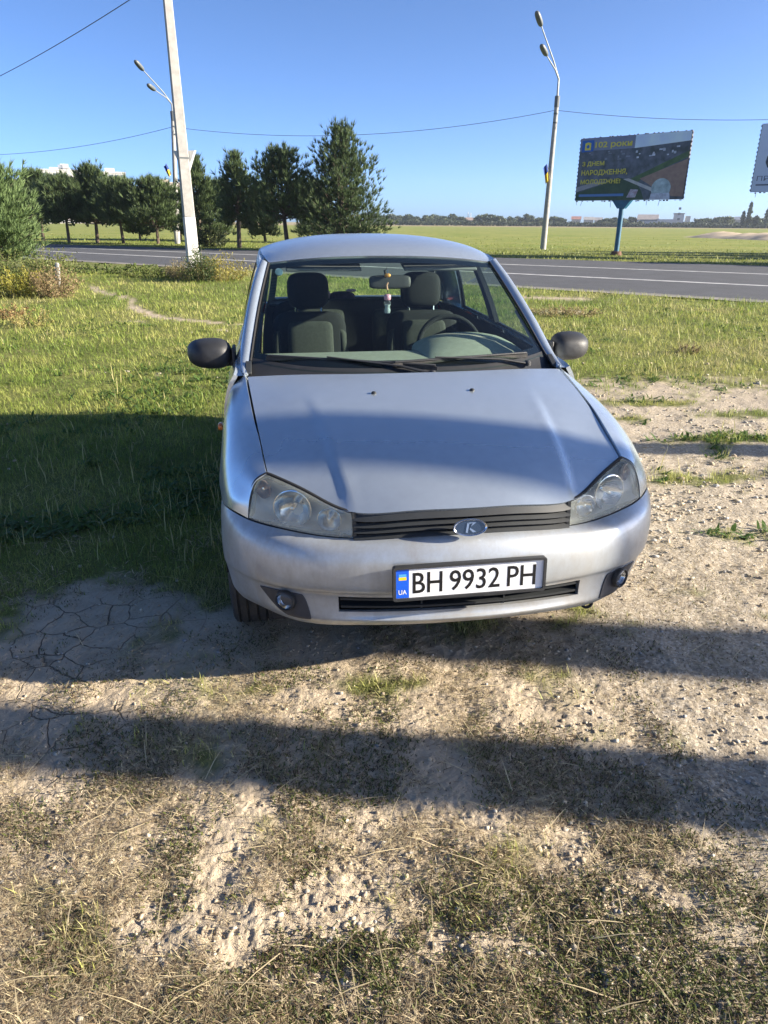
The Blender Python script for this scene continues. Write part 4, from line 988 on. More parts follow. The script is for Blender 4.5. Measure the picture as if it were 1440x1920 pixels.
MB().add(V[4*nn:5*nn], [tuple(range(nn))]).build('instrument_panel', DASHD, dash)
sw = empty('steering_wheel', (.41, 1.985, .93), 0, car); sw.rotation_euler = (math.radians(-22), 0, 0)
MB().tube([(.187*math.cos(a), 0, .187*math.sin(a)) for a in np.linspace(0, 2*math.pi, 41)], .0165, 10, cap=False).build('steering_rim', SEAT, sw, 80)
mb = MB(); pillow(mb, (0, -.02, -.01), (.17, .06, .13), .5, .5); mb.build('steering_hub', DASHD, sw, 80)
for a in (10, 170, 230, 310):
    a = math.radians(a); MB().tube([(.06*math.cos(a), -.01, .05*math.sin(a)), (.18*math.cos(a), 0, .18*math.sin(a))], .013, 8).build('steering_spoke', DASHD, sw)
MB().tube([(0, -.03, 0), (0, -.30, -.10)], .03, 10).build('steering_column', DASHD, sw)
mb = MB(); pillow(mb, (.03, 1.875, 1.315), (.235, .035, .072), .35, .4, RX(-10)); rvm = mb.build('rear_view_mirror', TRIM, car, 60)
MB().tube([(.01, 1.87, 1.33), (.0, 1.86, 1.38)], .008, 8).build('mirror_stem', TRIM, rvm)
for s in (-1, 1):
    MB().box((s*.33, 2.00, 1.392), (.42, .15, .016), RX(12)).build('sun_visor', LINER, car, bevel=.006)
    mb = MB(); G = np.array([[side_upper(a, t)*np.array([s, 1, 1])-np.array([s*.04, 0, 0]) for t in (-.0, -.01)] for a in (0, 1)])
    Gd = lower_grid(1.2, 3.3, 12, lambda y: belt(y)-.01, lambda y: .32, 8)-np.array([.05, 0, 0]); sheet('door_lining', Gd if s > 0 else mir(Gd), DASHD, car)
# round holder stuck on the inside of the screen
q = wpt(3.62, -3.15, -.014); MB().lathe([(.022, 0), (.020, .006), (.0, .008)], Matrix.Translation(Vector(q)) @ RX(60).to_4x4(), 18).build('round_sticker', mat('sticker_blue_grey', (.10, .17, .22), .3), ws)

# --- loose things in the car
CARM = Matrix.Translation((CAR_X, CAR_Y, 0)) @ Matrix.Rotation(CAR_YAW, 4, 'Z') @ Matrix.Rotation(-CAR_ROLL, 4, 'Y')
af = empty('air_freshener', (0, 0, 0)); af.matrix_world = CARM @ Matrix.Translation((.005, 1.80, 1.155))
tag(af, 'small clear bottle with pink cap hanging from the rear view mirror', 'air freshener')
MB().lathe([(0, 0), (.016, .001), (.019, .008), (.020, .02), (.015, .035), (.020, .05), (.020, .062), (.012, .072), (.012, .076)], None, 16).build('bottle', CLEAR, af, 60)
MB().lathe([(0, .003), (.015, .004), (.017, .015), (.013, .034), (.017, .048), (0, .05)], None, 14).build('liquid', mat('freshener_liquid', (.30, .36, .38), .15, 0, .5), af, 60)
MB().lathe([(.017, .072), (.0195, .076), (.0195, .096), (.015, .101), (0, .102)], None, 16).build('cap', mat('pink_cap', (.55, .27, .36), .4), af, 60)
MB().tube([(0, 0, .10), (.002, .0, .14), (.0, .006, .18), (0, .02, .245)], .0018, 5).build('cord', TRIM, af)
MB().tube([(0, 0, .125), (-.006, -.004, .15), (.002, -.003, .165)], .006, 6).build('knot', mat('knot_orange', (.45, .25, .16), .7), af)
orn = empty('hanging_ornament', (0, 0, 0)); orn.matrix_world = CARM @ Matrix.Translation((.012, 1.845, 1.352))
tag(orn, 'tiny orange ornament at the top of the windscreen above the bottle', 'ornament')
mb = MB(); pillow(mb, (0, 0, 0), (.036, .02, .022), .8, .8, None, 12, 8); mb.build('bead', mat('ornament_orange', (.55, .25, .05), .35, .2), orn, 80)
MB().tube([(0, 0, .008), (0, .004, .03)], .002, 5).build('loop', CHROME, orn)
toy = empty('soft_toy', (0, 0, 0)); toy.matrix_world = CARM @ Matrix.Translation((-.10, 3.40, 1.056))
tag(toy, 'dark purple soft toy lying on the rear parcel shelf', 'soft toy')
TOY = noisy(mat('toy_purple', (.05, .03, .06), .95), 40, .4); TOYP = mat('toy_pink', (.55, .38, .42), .9)
mb = MB(); pillow(mb, (0, 0, .04), (.20, .12, .08), .8, .8, None, 14, 10); mb.build('body', TOY, toy, 80)
mb = MB(); pillow(mb, (-.12, 0, .055), (.07, .07, .07), .9, .9, None, 12, 8); mb.build('head', TOYP, toy, 80)
mb = MB(); pillow(mb, (.07, 0, .085), (.08, .05, .022), .9, .9, None, 12, 8); mb.build('ribbon', TOYP, toy, 80)
HAZE = .0002
# ------------------------------------------------------------------ trees and bushes
NEEDLE = tint_mat('pine_needles', .6, .15); LEAF = tint_mat('leaves', .6, .35)
BARK = noisy(mat('pine_bark', (.13, .095, .07), .95), 7, .45, bump=.7, bscale=25)
BARKG = noisy(mat('grey_bark', (.16, .14, .115), .95), 6, .4, bump=.6, bscale=25)
def needles(P, D, ln, wd, col, K, spread, r):
    """K thin triangles fanning from each point P along D"""
    n = len(P); P = np.repeat(P, K, 0); D = np.repeat(D, K, 0); ln = np.repeat(ln, K); c = np.repeat(col, K, 0)
    d = D+spread*r.normal(size=(n*K, 3)); d /= np.linalg.norm(d, axis=1, keepdims=True)
    s = np.cross(d, r.normal(size=(n*K, 3))); s /= np.linalg.norm(s, axis=1, keepdims=True)+1e-9
    ln = ln*(.6+.7*r.random(n*K)); tip = P+d*ln[:, None]; mid = P+d*(ln*.45)[:, None]; w = wd*(.7+.6*r.random(n*K))[:, None]
    V = np.stack([P-s*w*1.15, P+s*w*1.15, tip], 1).reshape(-1, 3); c = c*(.72+.56*r.random((n*K, 1))); return V, np.arange(n*K*3).reshape(-1, 3), np.repeat(c, 3, 0)
def pine(loc, H, R, clear, label, seed, group=None, nb=70, px=.065, light=1.0, spire=.8, name='pine_tree', tall=1.0):
    r = np.random.default_rng(seed); t = empty(name, loc, r.random()*6.28); tag(t, label, 'tree', group)
    bend = r.normal(size=2)*.05*R
    ax = lambda z: Vector((bend[0]*math.sin(z/H*2.5), bend[1]*math.sin(z/H*2), z))
    mb = MB(); r0 = .028*H*.8
    mb.tube([ax(z) for z in np.linspace(-.1, H*.96, 9)], [r0*(1.15-.95*k/8)+.012 for k in range(9)], 8)
    P = []; D = []; C = []; Ls = []
    nb = int(nb*1.5)
    for i in range(nb):
        f = (i+r.random())/nb; z = clear+(H-clear)*f**.92
        rr = R*(max(0, 1-f)**spire)*(.72+.5*r.random())*(.82 if f < .08 else 1)*(.42+.58*min(1, (1-f)/.34))+.06
        a = i*2.39996+r.normal()*.35; up = math.radians(4+42*f+r.normal()*7)
        L_ = rr/max(.35, math.cos(up)); z = max(clear, min(z, H-L_*(math.sin(up)+.07)-px*3)); b0 = ax(z); d = Vector((math.cos(a)*math.cos(up), math.sin(a)*math.cos(up), math.sin(up)))
        b1 = b0+d*L_*.6+Vector((0, 0, -.03*L_)); b2 = b0+d*L_+Vector((0, 0, .07*L_))
        mb.tube([b0, b1, b2], [r0*.33*(1-.75*f)+.006, .5*(r0*.2*(1-.7*f)+.006), .006], 4, cap=False)
        m_ = max(4, int(26*L_/R))
        for q in range(m_):
            k = .28+.74*(q+r.random())/m_; p = (b0.lerp(b1, k/.6) if k < .6 else b1.lerp(b2, (k-.6)/.4))
            off = r.normal(size=3)*np.array([1, 1, .55])*.15*R*(.35+.5*k)
            P.append(np.array(p)+off); dd = np.array(d)*.5+off/(.15*R)*.22+np.array([0, 0, .62+.4*f]); D.append(dd/np.linalg.norm(dd)); Ls.append(px*5.6*(.75+.5*r.random())*tall)
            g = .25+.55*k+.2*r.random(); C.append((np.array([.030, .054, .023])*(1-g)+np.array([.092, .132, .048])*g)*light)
    tz = H; P.append(np.array(ax(H*.95))); D.append(np.array([0, 0, 1.])); Ls.append(px*6); C.append(np.array([.08, .11, .04])*light)
    mb.build('trunk', BARK, t)
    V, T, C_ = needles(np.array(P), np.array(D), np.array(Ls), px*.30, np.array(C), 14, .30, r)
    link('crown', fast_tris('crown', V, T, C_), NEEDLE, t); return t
def broad(loc, H, R, clear, label, seed, name='broadleaf_tree', leaf=.7, n=420, group=None, cols=((.045, .075, .025), (.11, .14, .05)), slim=1.0, cat='tree', trunk_r=None, nl=7):
    r = np.random.default_rng(seed); t = empty(name, loc, r.random()*6.28); tag(t, label, cat, group)
    mb = MB(); tr = trunk_r or max(.05, .022*H); mb.tube([(0, 0, -.15), (.03*R, 0, clear*.6), (.02*R, .05*R, clear), (0, 0, H*.7)], [tr*1.2, tr, tr*.85, tr*.25], 8)
    cs = []
    for i in range(nl):
        f = (i+.5)/nl; z = clear+(H-clear)*(.12+.78*f); rr = R*math.sin(math.pi*(.18+.72*f))**.8; a = i*2.4+r.random()
        o = rr*.45*(r.random()*.6+.5)*(slim); c = np.array([o*math.cos(a), o*math.sin(a), z]); cs.append((c, rr*(.55+.25*r.random()), (H-clear)/nl*1.15))
        mb.tube([(0, 0, max(clear*.7, z-.35*(H-clear)/2)), tuple(c)], [tr*.45, tr*.12], 5, cap=False)
    mb.build('trunk', BARKG, t)
    k = r.integers(0, nl, n); C0 = np.array([cs[i][0] for i in k]); S = np.array([[cs[i][1], cs[i][1], cs[i][2]] for i in k])
    d = r.normal(size=(n, 3)); d /= np.linalg.norm(d, axis=1, keepdims=True); P = C0+d*S*(r.random((n, 1))**.45)
    P[:, 2] = np.clip(P[:, 2], clear*.8, H)
    u = r.normal(size=(n, 3)); u /= np.linalg.norm(u, axis=1, keepdims=True); v = np.cross(u, r.normal(size=(n, 3))); v /= np.linalg.norm(v, axis=1, keepdims=True)
    s = (leaf*(.5+.8*r.random(n)))[:, None]; V = np.stack([P-u*s, P-v*s*.55, P+u*s, P+v*s*.55], 1).reshape(-1, 3); q = np.arange(n)[:, None]*4
    T = np.concatenate([q+np.array([0, 1, 2]), q+np.array([0, 2, 3])]); g = r.random((n, 1)); c = np.array(cols[0])*(1-g)+np.array(cols[1])*g
    link('crown', fast_tris('crown', V, T, np.repeat(c, 4, 0)), LEAF, t); return t
def bush(loc, H, R, label, seed, cols, n=2600, leaf=.035, name='weed_bush', stems=46, ry=None, straggly=.4):
    r = np.random.default_rng(seed); t = empty(name, loc); tag(t, label, 'bush'); ry = ry or R
    mb = MB(); P = []; C = []; per = n//stems
    for i in range(stems):
        a = r.random()*6.28; q = math.sqrt(r.random()); bx, by = q*R*.75*math.cos(a), q*ry*.75*math.sin(a)
        h = H*(.45+.6*r.random())*(1-.45*q*q); tip = Vector((bx*1.3+r.normal()*.12*R, by*1.3+r.normal()*.12*ry, h)); b0 = Vector((bx*.7, by*.7, -.05)); md = b0.lerp(tip, .5)+Vector((r.normal()*.04, r.normal()*.04, .06*h))
        mb.tube([b0, md, tip], [.007, .005, .002], 4, cap=False)
        f = r.random(per)**.7; sp = np.where(f[:, None] < .5, np.array(b0)+(np.array(md)-np.array(b0))*f[:, None]*2, np.array(md)+(np.array(tip)-np.array(md))*(f[:, None]*2-1))
        P.append(sp+r.normal(size=(per, 3))*np.array([.07, .07, .05])*straggly*2.2*min(1, H)); g = r.random((per, 1))*.7+.3*r.random(); C.append(np.array(cols[0])*(1-g)+np.array(cols[1])*g)
    mb.build('stems', mat('weed_stem', (.16, .14, .06), .8), t)
    P = np.vstack(P); C = np.vstack(C); P[:, 2] = np.maximum(P[:, 2], .01); n = len(P)
    u = r.normal(size=(n, 3))+np.array([0, 0, .5]); u /= np.linalg.norm(u, axis=1, keepdims=True); v = np.cross(u, r.normal(size=(n, 3))); v /= np.linalg.norm(v, axis=1, keepdims=True)
    s = (leaf*(.5+.9*r.random(n)))[:, None]; V = np.stack([P-u*s, P-v*s*.4, P+u*s, P+v*s*.4], 1).reshape(-1, 3); q = np.arange(n)[:, None]*4
    link('foliage', fast_tris('foliage', V, np.concatenate([q+np.array([0, 1, 2]), q+np.array([0, 2, 3])]), np.repeat(C*(.8+.4*r.random((n, 1))), 4, 0)), LEAF, t); return t

# pines in a row along the far side of the road:   u, base v (or None: hidden by the car), top v, half width px, clear stem m, label
ROW = [(82, 452, 318, 34, 1.3, 'pine at the left end of the roadside row', 66), (130, 455, 328, 36, 1.4, 'second pine from the left end of the roadside row', 66),
       (183, 455, 309, 40, 1.3, 'pine standing in front of the white apartment blocks', 78), (232, 457, 333, 34, 1.4, 'small pine right of the taller white apartment block', 62),
       (297, 458, 332, 40, 1.1, 'broad dark pine just left of the leaning concrete pole', 74), (376, 462, 288, 34, .7, 'slim tall pine directly right of the concrete pole', 74),
       (449, 465, 283, 36, 1.6, 'thin topped pine with a bare trunk right of the pole', 62), (540, 468, 276, 58, 1.7, 'round pine left of the tallest pine', 84), (646, 470, 233, 68, .35, 'tallest pine of the row, bushy down to the ground', 150)]
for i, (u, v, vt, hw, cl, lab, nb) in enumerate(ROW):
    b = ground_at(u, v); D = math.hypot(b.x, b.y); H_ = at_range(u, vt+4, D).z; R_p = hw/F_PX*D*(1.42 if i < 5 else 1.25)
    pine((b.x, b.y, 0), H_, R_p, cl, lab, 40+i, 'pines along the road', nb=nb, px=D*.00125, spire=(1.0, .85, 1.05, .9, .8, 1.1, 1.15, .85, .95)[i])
# low scrub between the last pines
b = ground_at(398, 463); bush((b.x, b.y, 0), 1.7, 1.3, 'low dark shrub under the slim pine beside the pole', 61, ((.03, .05, .02), (.085, .10, .04)), 2400, .09, stems=40)
# second rank of pines seen in the gaps
for i, (u, D, vt, hw, lab) in enumerate(((48, 74, 326, 30, 'dim pine behind the left end of the row'), (262, 70, 350, 30, 'small pine behind, in the gap between two row pines'), (338, 72, 345, 34, 'pine behind the leaning concrete pole'), (412, 68, 322, 34, 'pine behind, between the slim pine and the thin topped one'), (497, 66, 326, 36, 'pine behind the thin topped and the round pine'), (592, 64, 322, 34, 'pine behind, between the round and the tallest pine'))):
    p = at_range(u, 440, D); H_ = at_range(u, vt+18, D).z; pine((p.x, p.y, 0), H_, hw/F_PX*D*1.1, .5, lab, 80+i, 'pines of the second rank', nb=56, px=D*.00125, spire=.6)
# the nearer pine cut by the left edge of the picture
p = at_range(-8, 470, 29); pine((p.x, p.y, 0), 3.3, 1.5, .25, 'bright green young pine cut off by the left picture edge', 97, None, nb=130, px=.045, light=1.55, spire=.55, tall=1.1)
# three tall trees beyond the right edge of the picture: only their trunk shadows fall into it
def off_tree(X, band_pt, r_, label, seed):
    y = band_pt[1]-(X-band_pt[0])*math.tan(SUN_AZ); t = broad((X, y, 0), 10.5, 1.9, 6.2, label, seed, 'tall_tree', .16, 3400, 'tall trees right of the car', trunk_r=r_, nl=9); return t
off_tree(8.6, (1.19, 1.70), .165, 'tall bare-stemmed tree beyond the right edge, nearest to the viewer', 201)
off_tree(11.5, (1.57, 2.42), .205, 'tall bare-stemmed tree beyond the right edge, its shadow crossing the bonnet', 202)
off_tree(10.0, (2.45, 5.33), .15, 'tall bare-stemmed tree beyond the right edge, farthest of the three', 203)

# bushy trees on the far verge beyond the right edge: their shadows darken the verge in view
for i, (x, y, h_, lab) in enumerate(((24.5, 33.2, 4.6, 'bushy roadside tree just beyond the right edge of the view'), (30.0, 30.6, 5.2, 'bushy roadside tree second beyond the right edge of the view'), (36.0, 28.0, 5.4, 'bushy roadside tree third beyond the right edge of the view'), (28.5, 42.5, 6.2, 'bushy tree behind the roadside ones beyond the right edge'), (31.0, 46.0, 6.6, 'tallest bushy tree beyond the right edge, farthest from the road'), (30.5, 38.8, 5.6, 'bushy tree between road and field beyond the right edge'))):
    broad((x, y, 0), h_, 2.0, .5, lab, 220+i, 'roadside_tree', .16, 3600, 'roadside trees beyond the right edge', nl=8)
# weeds at the left and round the pole
p = ground_at(28, 556); bush((p.x, p.y, 0), .72, .75, 'yellow-green flowering weed at the left picture edge', 301, ((.16, .17, .03), (.38, .33, .05)), 3200, .03, stems=60)
p = ground_at(108, 556); bush((p.x, p.y, 0), .70, .70, 'brown dried weed bush right of the yellow one', 302, ((.16, .11, .055), (.34, .25, .13)), 3000, .026, stems=70)
p = ground_at(95, 533); bush((p.x, p.y, 0), 1.05, .85, 'tall green weed behind the yellow and brown ones', 303, ((.075, .11, .03), (.20, .21, .06)), 3200, .035, stems=60)
p = ground_at(10, 530); bush((p.x, p.y, 0), .9, 1.0, 'green weed clump behind the yellow one', 304, ((.08, .12, .03), (.20, .22, .06)), 2600, .035, stems=50)
p = ground_at(8, 598); bush((p.x, p.y, 0), .32, .5, 'low dry orange-brown weed at the left edge', 305, ((.20, .12, .05), (.36, .24, .11)), 1200, .022, stems=34)
p = ground_at(60, 612); bush((p.x, p.y, 0), .34, .42, 'low pale yellow weed in the lawn', 306, ((.22, .20, .05), (.40, .33, .13)), 900, .02, stems=26, straggly=.25)
p = ground_at(415, 526); bush((p.x, p.y, 0), .85, 1.0, 'yellow weed bush right of the pole foot', 307, ((.14, .14, .03), (.36, .30, .08)), 3000, .034, stems=60)
p = ground_at(378, 528); bush((p.x, p.y, 0), 1.05, .55, 'dark green weed bush at the pole foot', 308, ((.04, .07, .02), (.10, .13, .04)), 2400, .034, stems=46)
p = ground_at(338, 524); bush((p.x, p.y, 0), .6, .5, 'pale straw weed left of the pole foot', 309, ((.24, .19, .09), (.40, .34, .18)), 1500, .028, stems=40)
p = ground_at(300, 520); bush((p.x, p.y, 0), .38, 1.5, 'low green weed bank left of the pole', 310, ((.07, .11, .03), (.20, .22, .06)), 2600, .035, stems=60, ry=.6)
p = ground_at(200, 512); bush((p.x, p.y, 0), .35, 2.6, 'long low green weed bank near the road', 311, ((.075, .12, .03), (.19, .23, .06)), 3000, .04, stems=70, ry=.8)
p = ground_at(1065, 592); bush((p.x, p.y, 0), .22, .8, 'low tan dry tuft right of the car', 312, ((.24, .19, .08), (.38, .31, .15)), 1300, .022, stems=50, ry=.5)
p = ground_at(1288, 662); bush((p.x, p.y, 0), .16, .22, 'small brown dry tuft in the grass right of the car', 313, ((.15, .11, .05), (.28, .21, .11)), 500, .014, stems=24)
# pale stone marker among the weeds
p = ground_at(112, 541); zt_ = at_range(112, 492, math.hypot(p.x, p.y)).z; mb = MB(); pillow(mb, (0, 0, zt_/2), (.12, .10, zt_), .7, .4, RY(6)); st = mb.build('marker_stone', noisy(mat('pale_stone', (.30, .30, .28), .8), 9, .3), None, 70); st.location = (p.x, p.y, 0); tag(st, 'pale rounded stone post among the dried weeds', 'stone')

# ------------------------------------------------------------------ concrete pole, lamp posts, wires
CONC = noisy(mat('concrete', (.36, .35, .325), .85), 5, .25, bump=.35, bscale=40)
WASH = noisy(mat('whitewash', (.52, .51, .485), .8), 6, .25, bump=.3, bscale=40)
GALV = noisy(mat('galvanised_steel', (.36, .38, .40), .5, .5), 5, .25)
DGREY = mat('lamp_head_grey', (.10, .11, .11), .5)
pb = ground_at(366, 507); pole = empty('concrete_pole', (pb.x, pb.y, 0)); tag(pole, 'thick pale square concrete pole standing beside the road', 'pole')
ptop = at_range(309.5, -60, math.hypot(pb.x, pb.y)+.5); lean = Vector((ptop.x-pb.x, ptop.y-pb.y, ptop.z)); Hp = 10.6
def sq(c, w, d, ang):
    ca, sa = math.cos(ang), math.sin(ang); return [(c.x+ca*x-sa*y, c.y+sa*x+ca*y, c.z) for x, y in ((-w*.5, -d*.5), (w*.32, -d*.5), (w*.5, d*.5), (-w*.5, d*.5))]
def shaft(z0, z1, n, w0, w1):
    V = []; 
    for i in range(n+1):
        z = z0+(z1-z0)*i/n; k = z/Hp; c = lean*(z/lean.z); V += sq(c, w0+(w1-w0)*k, (w0+(w1-w0)*k)*.9, math.radians(24))
    return V, [(4*i+k, 4*i+(k+1) % 4, 4*i+4+(k+1) % 4, 4*i+4+k) for i in range(n) for k in range(4)]+[(0, 3, 2, 1), (4*n, 4*n+1, 4*n+2, 4*n+3)]
MB().add(*shaft(1.75, Hp, 6, .46, .25)).build('shaft', CONC, pole, 20, bevel=.015)
MB().add(*shaft(-.3, 1.75, 3, .47, .255)).build('whitewashed_foot', WASH, pole, 20, bevel=.015)
for z in (3.55,): MB().add(*shaft(z, z+.05, 1, .475, .262)).build('strap', DGREY, pole)
MB().tube([lean*(8.7/lean.z)+Vector((-.6, .2, 0)), lean*(8.7/lean.z)+Vector((.6, -.2, 0))], .045, 8).build('cross_arm', GALV, pole)
c = lean*(3.45/lean.z); sgn = MB()
tri_ = [(-.40, .38), (.40, .38), (.05, -.36), (-.05, -.36)]; ca, sa = math.cos(-.25), math.sin(-.25)
sgn.add([(c.x+x*ca-.27*sa*-1+.0, c.y+.27+x*sa, c.z+z) for x, z in tri_]+[(c.x+x*ca+.27*sa*1*0, c.y+.30+x*sa, c.z+z) for x, z in tri_], [(0, 3, 2, 1), (4, 5, 6, 7), (0, 1, 5, 4), (1, 2, 6, 5), (2, 3, 7, 6), (3, 0, 4, 7)])
so = sgn.build('triangle_sign', mat('sign_back_white', (.62, .63, .63), .55), None); so.location = (pb.x, pb.y, 0); tag(so, 'white downward-pointing triangular sign strapped to the back of the concrete pole', 'sign')
def lamp_post(base, top, neck, heads, label):
    t = empty('lamp_post', (base.x, base.y, 0)); tag(t, label, 'lamp post', 'double lamp posts beyond the road'); L = lambda p: Vector(p)-Vector((base.x, base.y, 0))
    MB().tube([(0, 0, -.3), L(top)], [.20, .13], 14).build('pole', CONC, t, 60)
    MB().lathe([(.19, 0), (.195, .9), (.165, 1.0)], None, 14).build('whitewashed_foot', WASH, t, 60)
    MB().tube([L(top)-Vector((0, 0, .5)), L(top)+Vector((0, 0, .12))], .16, 10).build('top_collar', DGREY, t)
    for dz in (.9, 1.4): MB().tube([L(top)-Vector((0, 0, dz)), L(top)-Vector((0, 0, dz-.09))], .155, 12).build('clamp', DGREY, t)
    MB().tube([L(top), L(neck)], [.075, .06], 8).build('neck', GALV, t)
    for hd in heads:
        a, b = L(neck), L(hd); m_ = a.lerp(b, .3)+Vector((0, 0, .12)); d = (b-a).normalized()
        MB().tube([a, m_, b], [.05, .04, .032], 8).build('arm', GALV, t, 60)
        o = MB(); pillow(o, (0, 0, 0), (.95, .34, .26), .7, .75, d.to_track_quat('X', 'Z').to_matrix(), 14, 10); o = o.build('lamp_head', DGREY, t, 70); o.location = b+d*.35
    return t
rb = ground_at(1018, 468); rr_ = math.hypot(rb.x, rb.y)
rtop = at_range(1045, 184, rr_-.2); rneck = at_range(1047.5, 148, rr_-.3)
lamp_post(rb, rtop, rneck, [at_range(1014, 46, rr_-2.6), at_range(1024, 102, rr_-2.0)], 'double lamp post with bare concrete pole, left of the billboards')
lb0 = at_range(331, 440, 59.5); lb_ = Vector((lb0.x, lb0.y, 0))
lamp_post(lb_, at_range(323.5, 212, 59.5), at_range(322, 195, 59.5), [at_range(267, 130, 57), at_range(289, 168, 57.5)], 'double lamp post half hidden behind the concrete pole')
FB = mat('flag_blue', (.015, .05, .28), .8); FY = mat('flag_yellow', (.75, .52, .03), .8)
def flag(p, w, h, label, dirx):
    t = empty('flag', p); tag(t, label, 'flag', 'flags on the lamp posts')
    MB().tube([(0, 0, 0), (dirx*.28, -.1, h*.95)], .015, 6).build('flag_staff', DGREY, t)
    for part, z0, z1, m_ in (('flag_stripe', .52, 1.0, FB), ('flag_stripe', 0.02, .52, FY)):
        V = []; n = 7
        for i in range(n):
            k = i/(n-1)
            for z in (z0, z1):
                V.append((dirx*(.04+.24*z+w*k*(.45+.1*z)), -.1*z+.10*math.sin(k*9+z*3), h*z-.30*k*h*(1.0)))
        MB().add(V, [(2*i, 2*i+2, 2*i+3, 2*i+1) for i in range(n-1)]).build(part, m_, t, 80)
fp = at_range(1031, 337, rr_-.25); flag(fp, .45, .95, 'blue and yellow flag drooping from the right lamp post', -1)
fp = at_range(322, 327, 59); flag(fp, .38, .7, 'blue and yellow flag on the lamp post behind the concrete pole', -1)
CABLE = mat('cable', (.06, .065, .07), .7)
def wire(a, b, sag, label, r_=.015, n=40):
    a, b = Vector(a), Vector(b); o = MB().tube([a.lerp(b, i/n)-Vector((0, 0, 4*sag*(i/n)*(1-i/n))) for i in range(n+1)], r_, 5).build('power_line', CABLE, None, 60); tag(o, label, 'cable', 'cables strung between the poles')
wr = at_range(1040, 207, rr_); wl = at_range(323, 238, 59.5)
wire(wr, wl, .95, 'cable sagging between the two lamp posts over the tree tops')
ext = (wr-wl); wire(wr+Vector((.2, 0, 0)), wr+Vector((ext.x, ext.y, .25)), .9, 'cable running from the right lamp post out of the picture, above the billboards')
wire(wl, wl-Vector((ext.x, ext.y, 1.1)), 1.0, 'cable running from the left lamp post to the left edge')
a = Vector((pb.x, pb.y, 0))+lean*(8.72/lean.z); b = at_range(0, 131, 44); wire(a, a+(b-a)*1.6, .25, 'cable slanting up to the top of the concrete pole')

# ------------------------------------------------------------------ billboards
STEELT = noisy(mat('teal_painted_steel', (.015, .12, .21), .5), 4, .35); RUST = noisy(mat('rusty_foot', (.16, .08, .05), .9), 12, .4)
FRAME = noisy(mat('billboard_frame', (.10, .10, .10), .7), 6, .3)
def flatpoly(bb, pts, layer, m_, name):
    """flat printed shape on the panel, layer by layer"""
    y = -.062-.004*layer; return MB().add([(x, y, z) for x, z in pts], [tuple(range(len(pts)))]).build(name, m_, bb, None)
def bb_text(bb, s, x, z, w, h_, m_, layer, bold=.02):
    me = text_mesh(s, 'lettering', w, h_, bold); o = link('lettering', me, m_, bb); o.matrix_local = Matrix.Translation((x, -.062-.004*layer, z)) @ RX(90).to_4x4()
def billboard(pl, pr, z0, h_, name, label, post_f, base_v=None):
    pl, pr = Vector((pl[0], pl[1], 0)), Vector((pr[0], pr[1], 0)); w = (pr-pl).length; rz = math.atan2(pr.y-pl.y, pr.x-pl.x)
    t = empty('billboard', pl, rz); tag(t, label, 'billboard', 'roadside billboards')
    MB().box((w/2, .0, z0+h_/2), (w, .12, h_)).build('panel', FRAME, t)
    px_ = w*post_f
    MB().tube([(px_, .10, .0), (px_, .10, z0-.25)], .135, 16).build('post', STEELT, t, 60)
    MB().add([(px_-.55, -.05, z0), (px_+.55, -.05, z0), (px_+.2, -.05, z0-.42), (px_-.2, -.05, z0-.42), (px_-.55, .25, z0), (px_+.55, .25, z0), (px_+.2, .25, z0-.42), (px_-.2, .25, z0-.42)], [(0, 1, 2, 3), (7, 6, 5, 4), (0, 4, 5, 1), (1, 5, 6, 2), (2, 6, 7, 3), (3, 7, 4, 0)]).build('post_bracket', STEELT, t)
    MB().tube([(px_, .10, -.1), (px_, .10, .22)], [.34, .26], 12).build('post_foot', RUST, t)
    # frayed lashing along the rim
    r = np.random.default_rng(int(w*1000) % 97); mb = MB()
    for i in range(22):
        x = w*(i+.5)/22+r.normal()*.08+r.normal()*.03; mb.box((x, -.02, z0-.03-.02*r.random()), (.07+.04*r.random(), .05, .02+.04*r.random())); mb.box((x+.05, -.02, z0+h_+.02), (.07+.04*r.random(), .05, .01+.04*r.random()))
    for i in range(16):
        z = z0+h_*(i+.5)/16; mb.box((w+.02, -.02, z), (.02+.03*r.random(), .05, .08)); mb.box((-.02, -.02, z), (.04+.02*r.random(), .05, .08))
    for i in range(5): x = w*r.random(); mb.tube([(x, -.05, z0), (x+.04*r.normal(), -.05, z0-.2-.2*r.random())], .012, 4)
    o = mb.build('canvas_lashing', FRAME, t); return t, w
c1l, c1r = at_range(1079, 378, 45.62), at_range(1281, 372, 42.92); B1Z, B1H = 2.84, 3.15
bb1, w1_ = billboard(c1l, c1r, B1Z, B1H, 'billboard', 'billboard with yellow lettering over an aerial view of fields, teal post', .455)
def print_mat(name, a, b, scale=3):
    a = tuple(min(.8, q*1.75) for q in a); b = tuple(min(.8, q*1.75) for q in b); return noisy(mat(name, a, .75), scale, .3, col2=b, coord='Object')
S = lambda fx, fz: (fx*w1_, B1Z+fz*B1H)
def poly1(pts, layer, m_, nm): return flatpoly(bb1, [S(*p) for p in pts], layer, m_, nm)
e_ = .004
poly1([(e_, e_), (1-e_, e_), (1-e_, 1-e_), (e_, 1-e_)], 0, print_mat('print_town', (.085, .095, .12), (.035, .045, .045), 2.2), 'print_background')
poly1([(.52, .80), (1-e_, .86), (1-e_, 1-e_), (.52, 1-e_)], 1, print_mat('print_pale_sky', (.38, .45, .55), (.32, .38, .48), 1), 'print_sky')
poly1([(e_, .80), (.52, .80), (.52, 1-e_), (e_, 1-e_)], 1, print_mat('print_dark_sky', (.13, .15, .20), (.10, .11, .15), 1), 'print_sky')
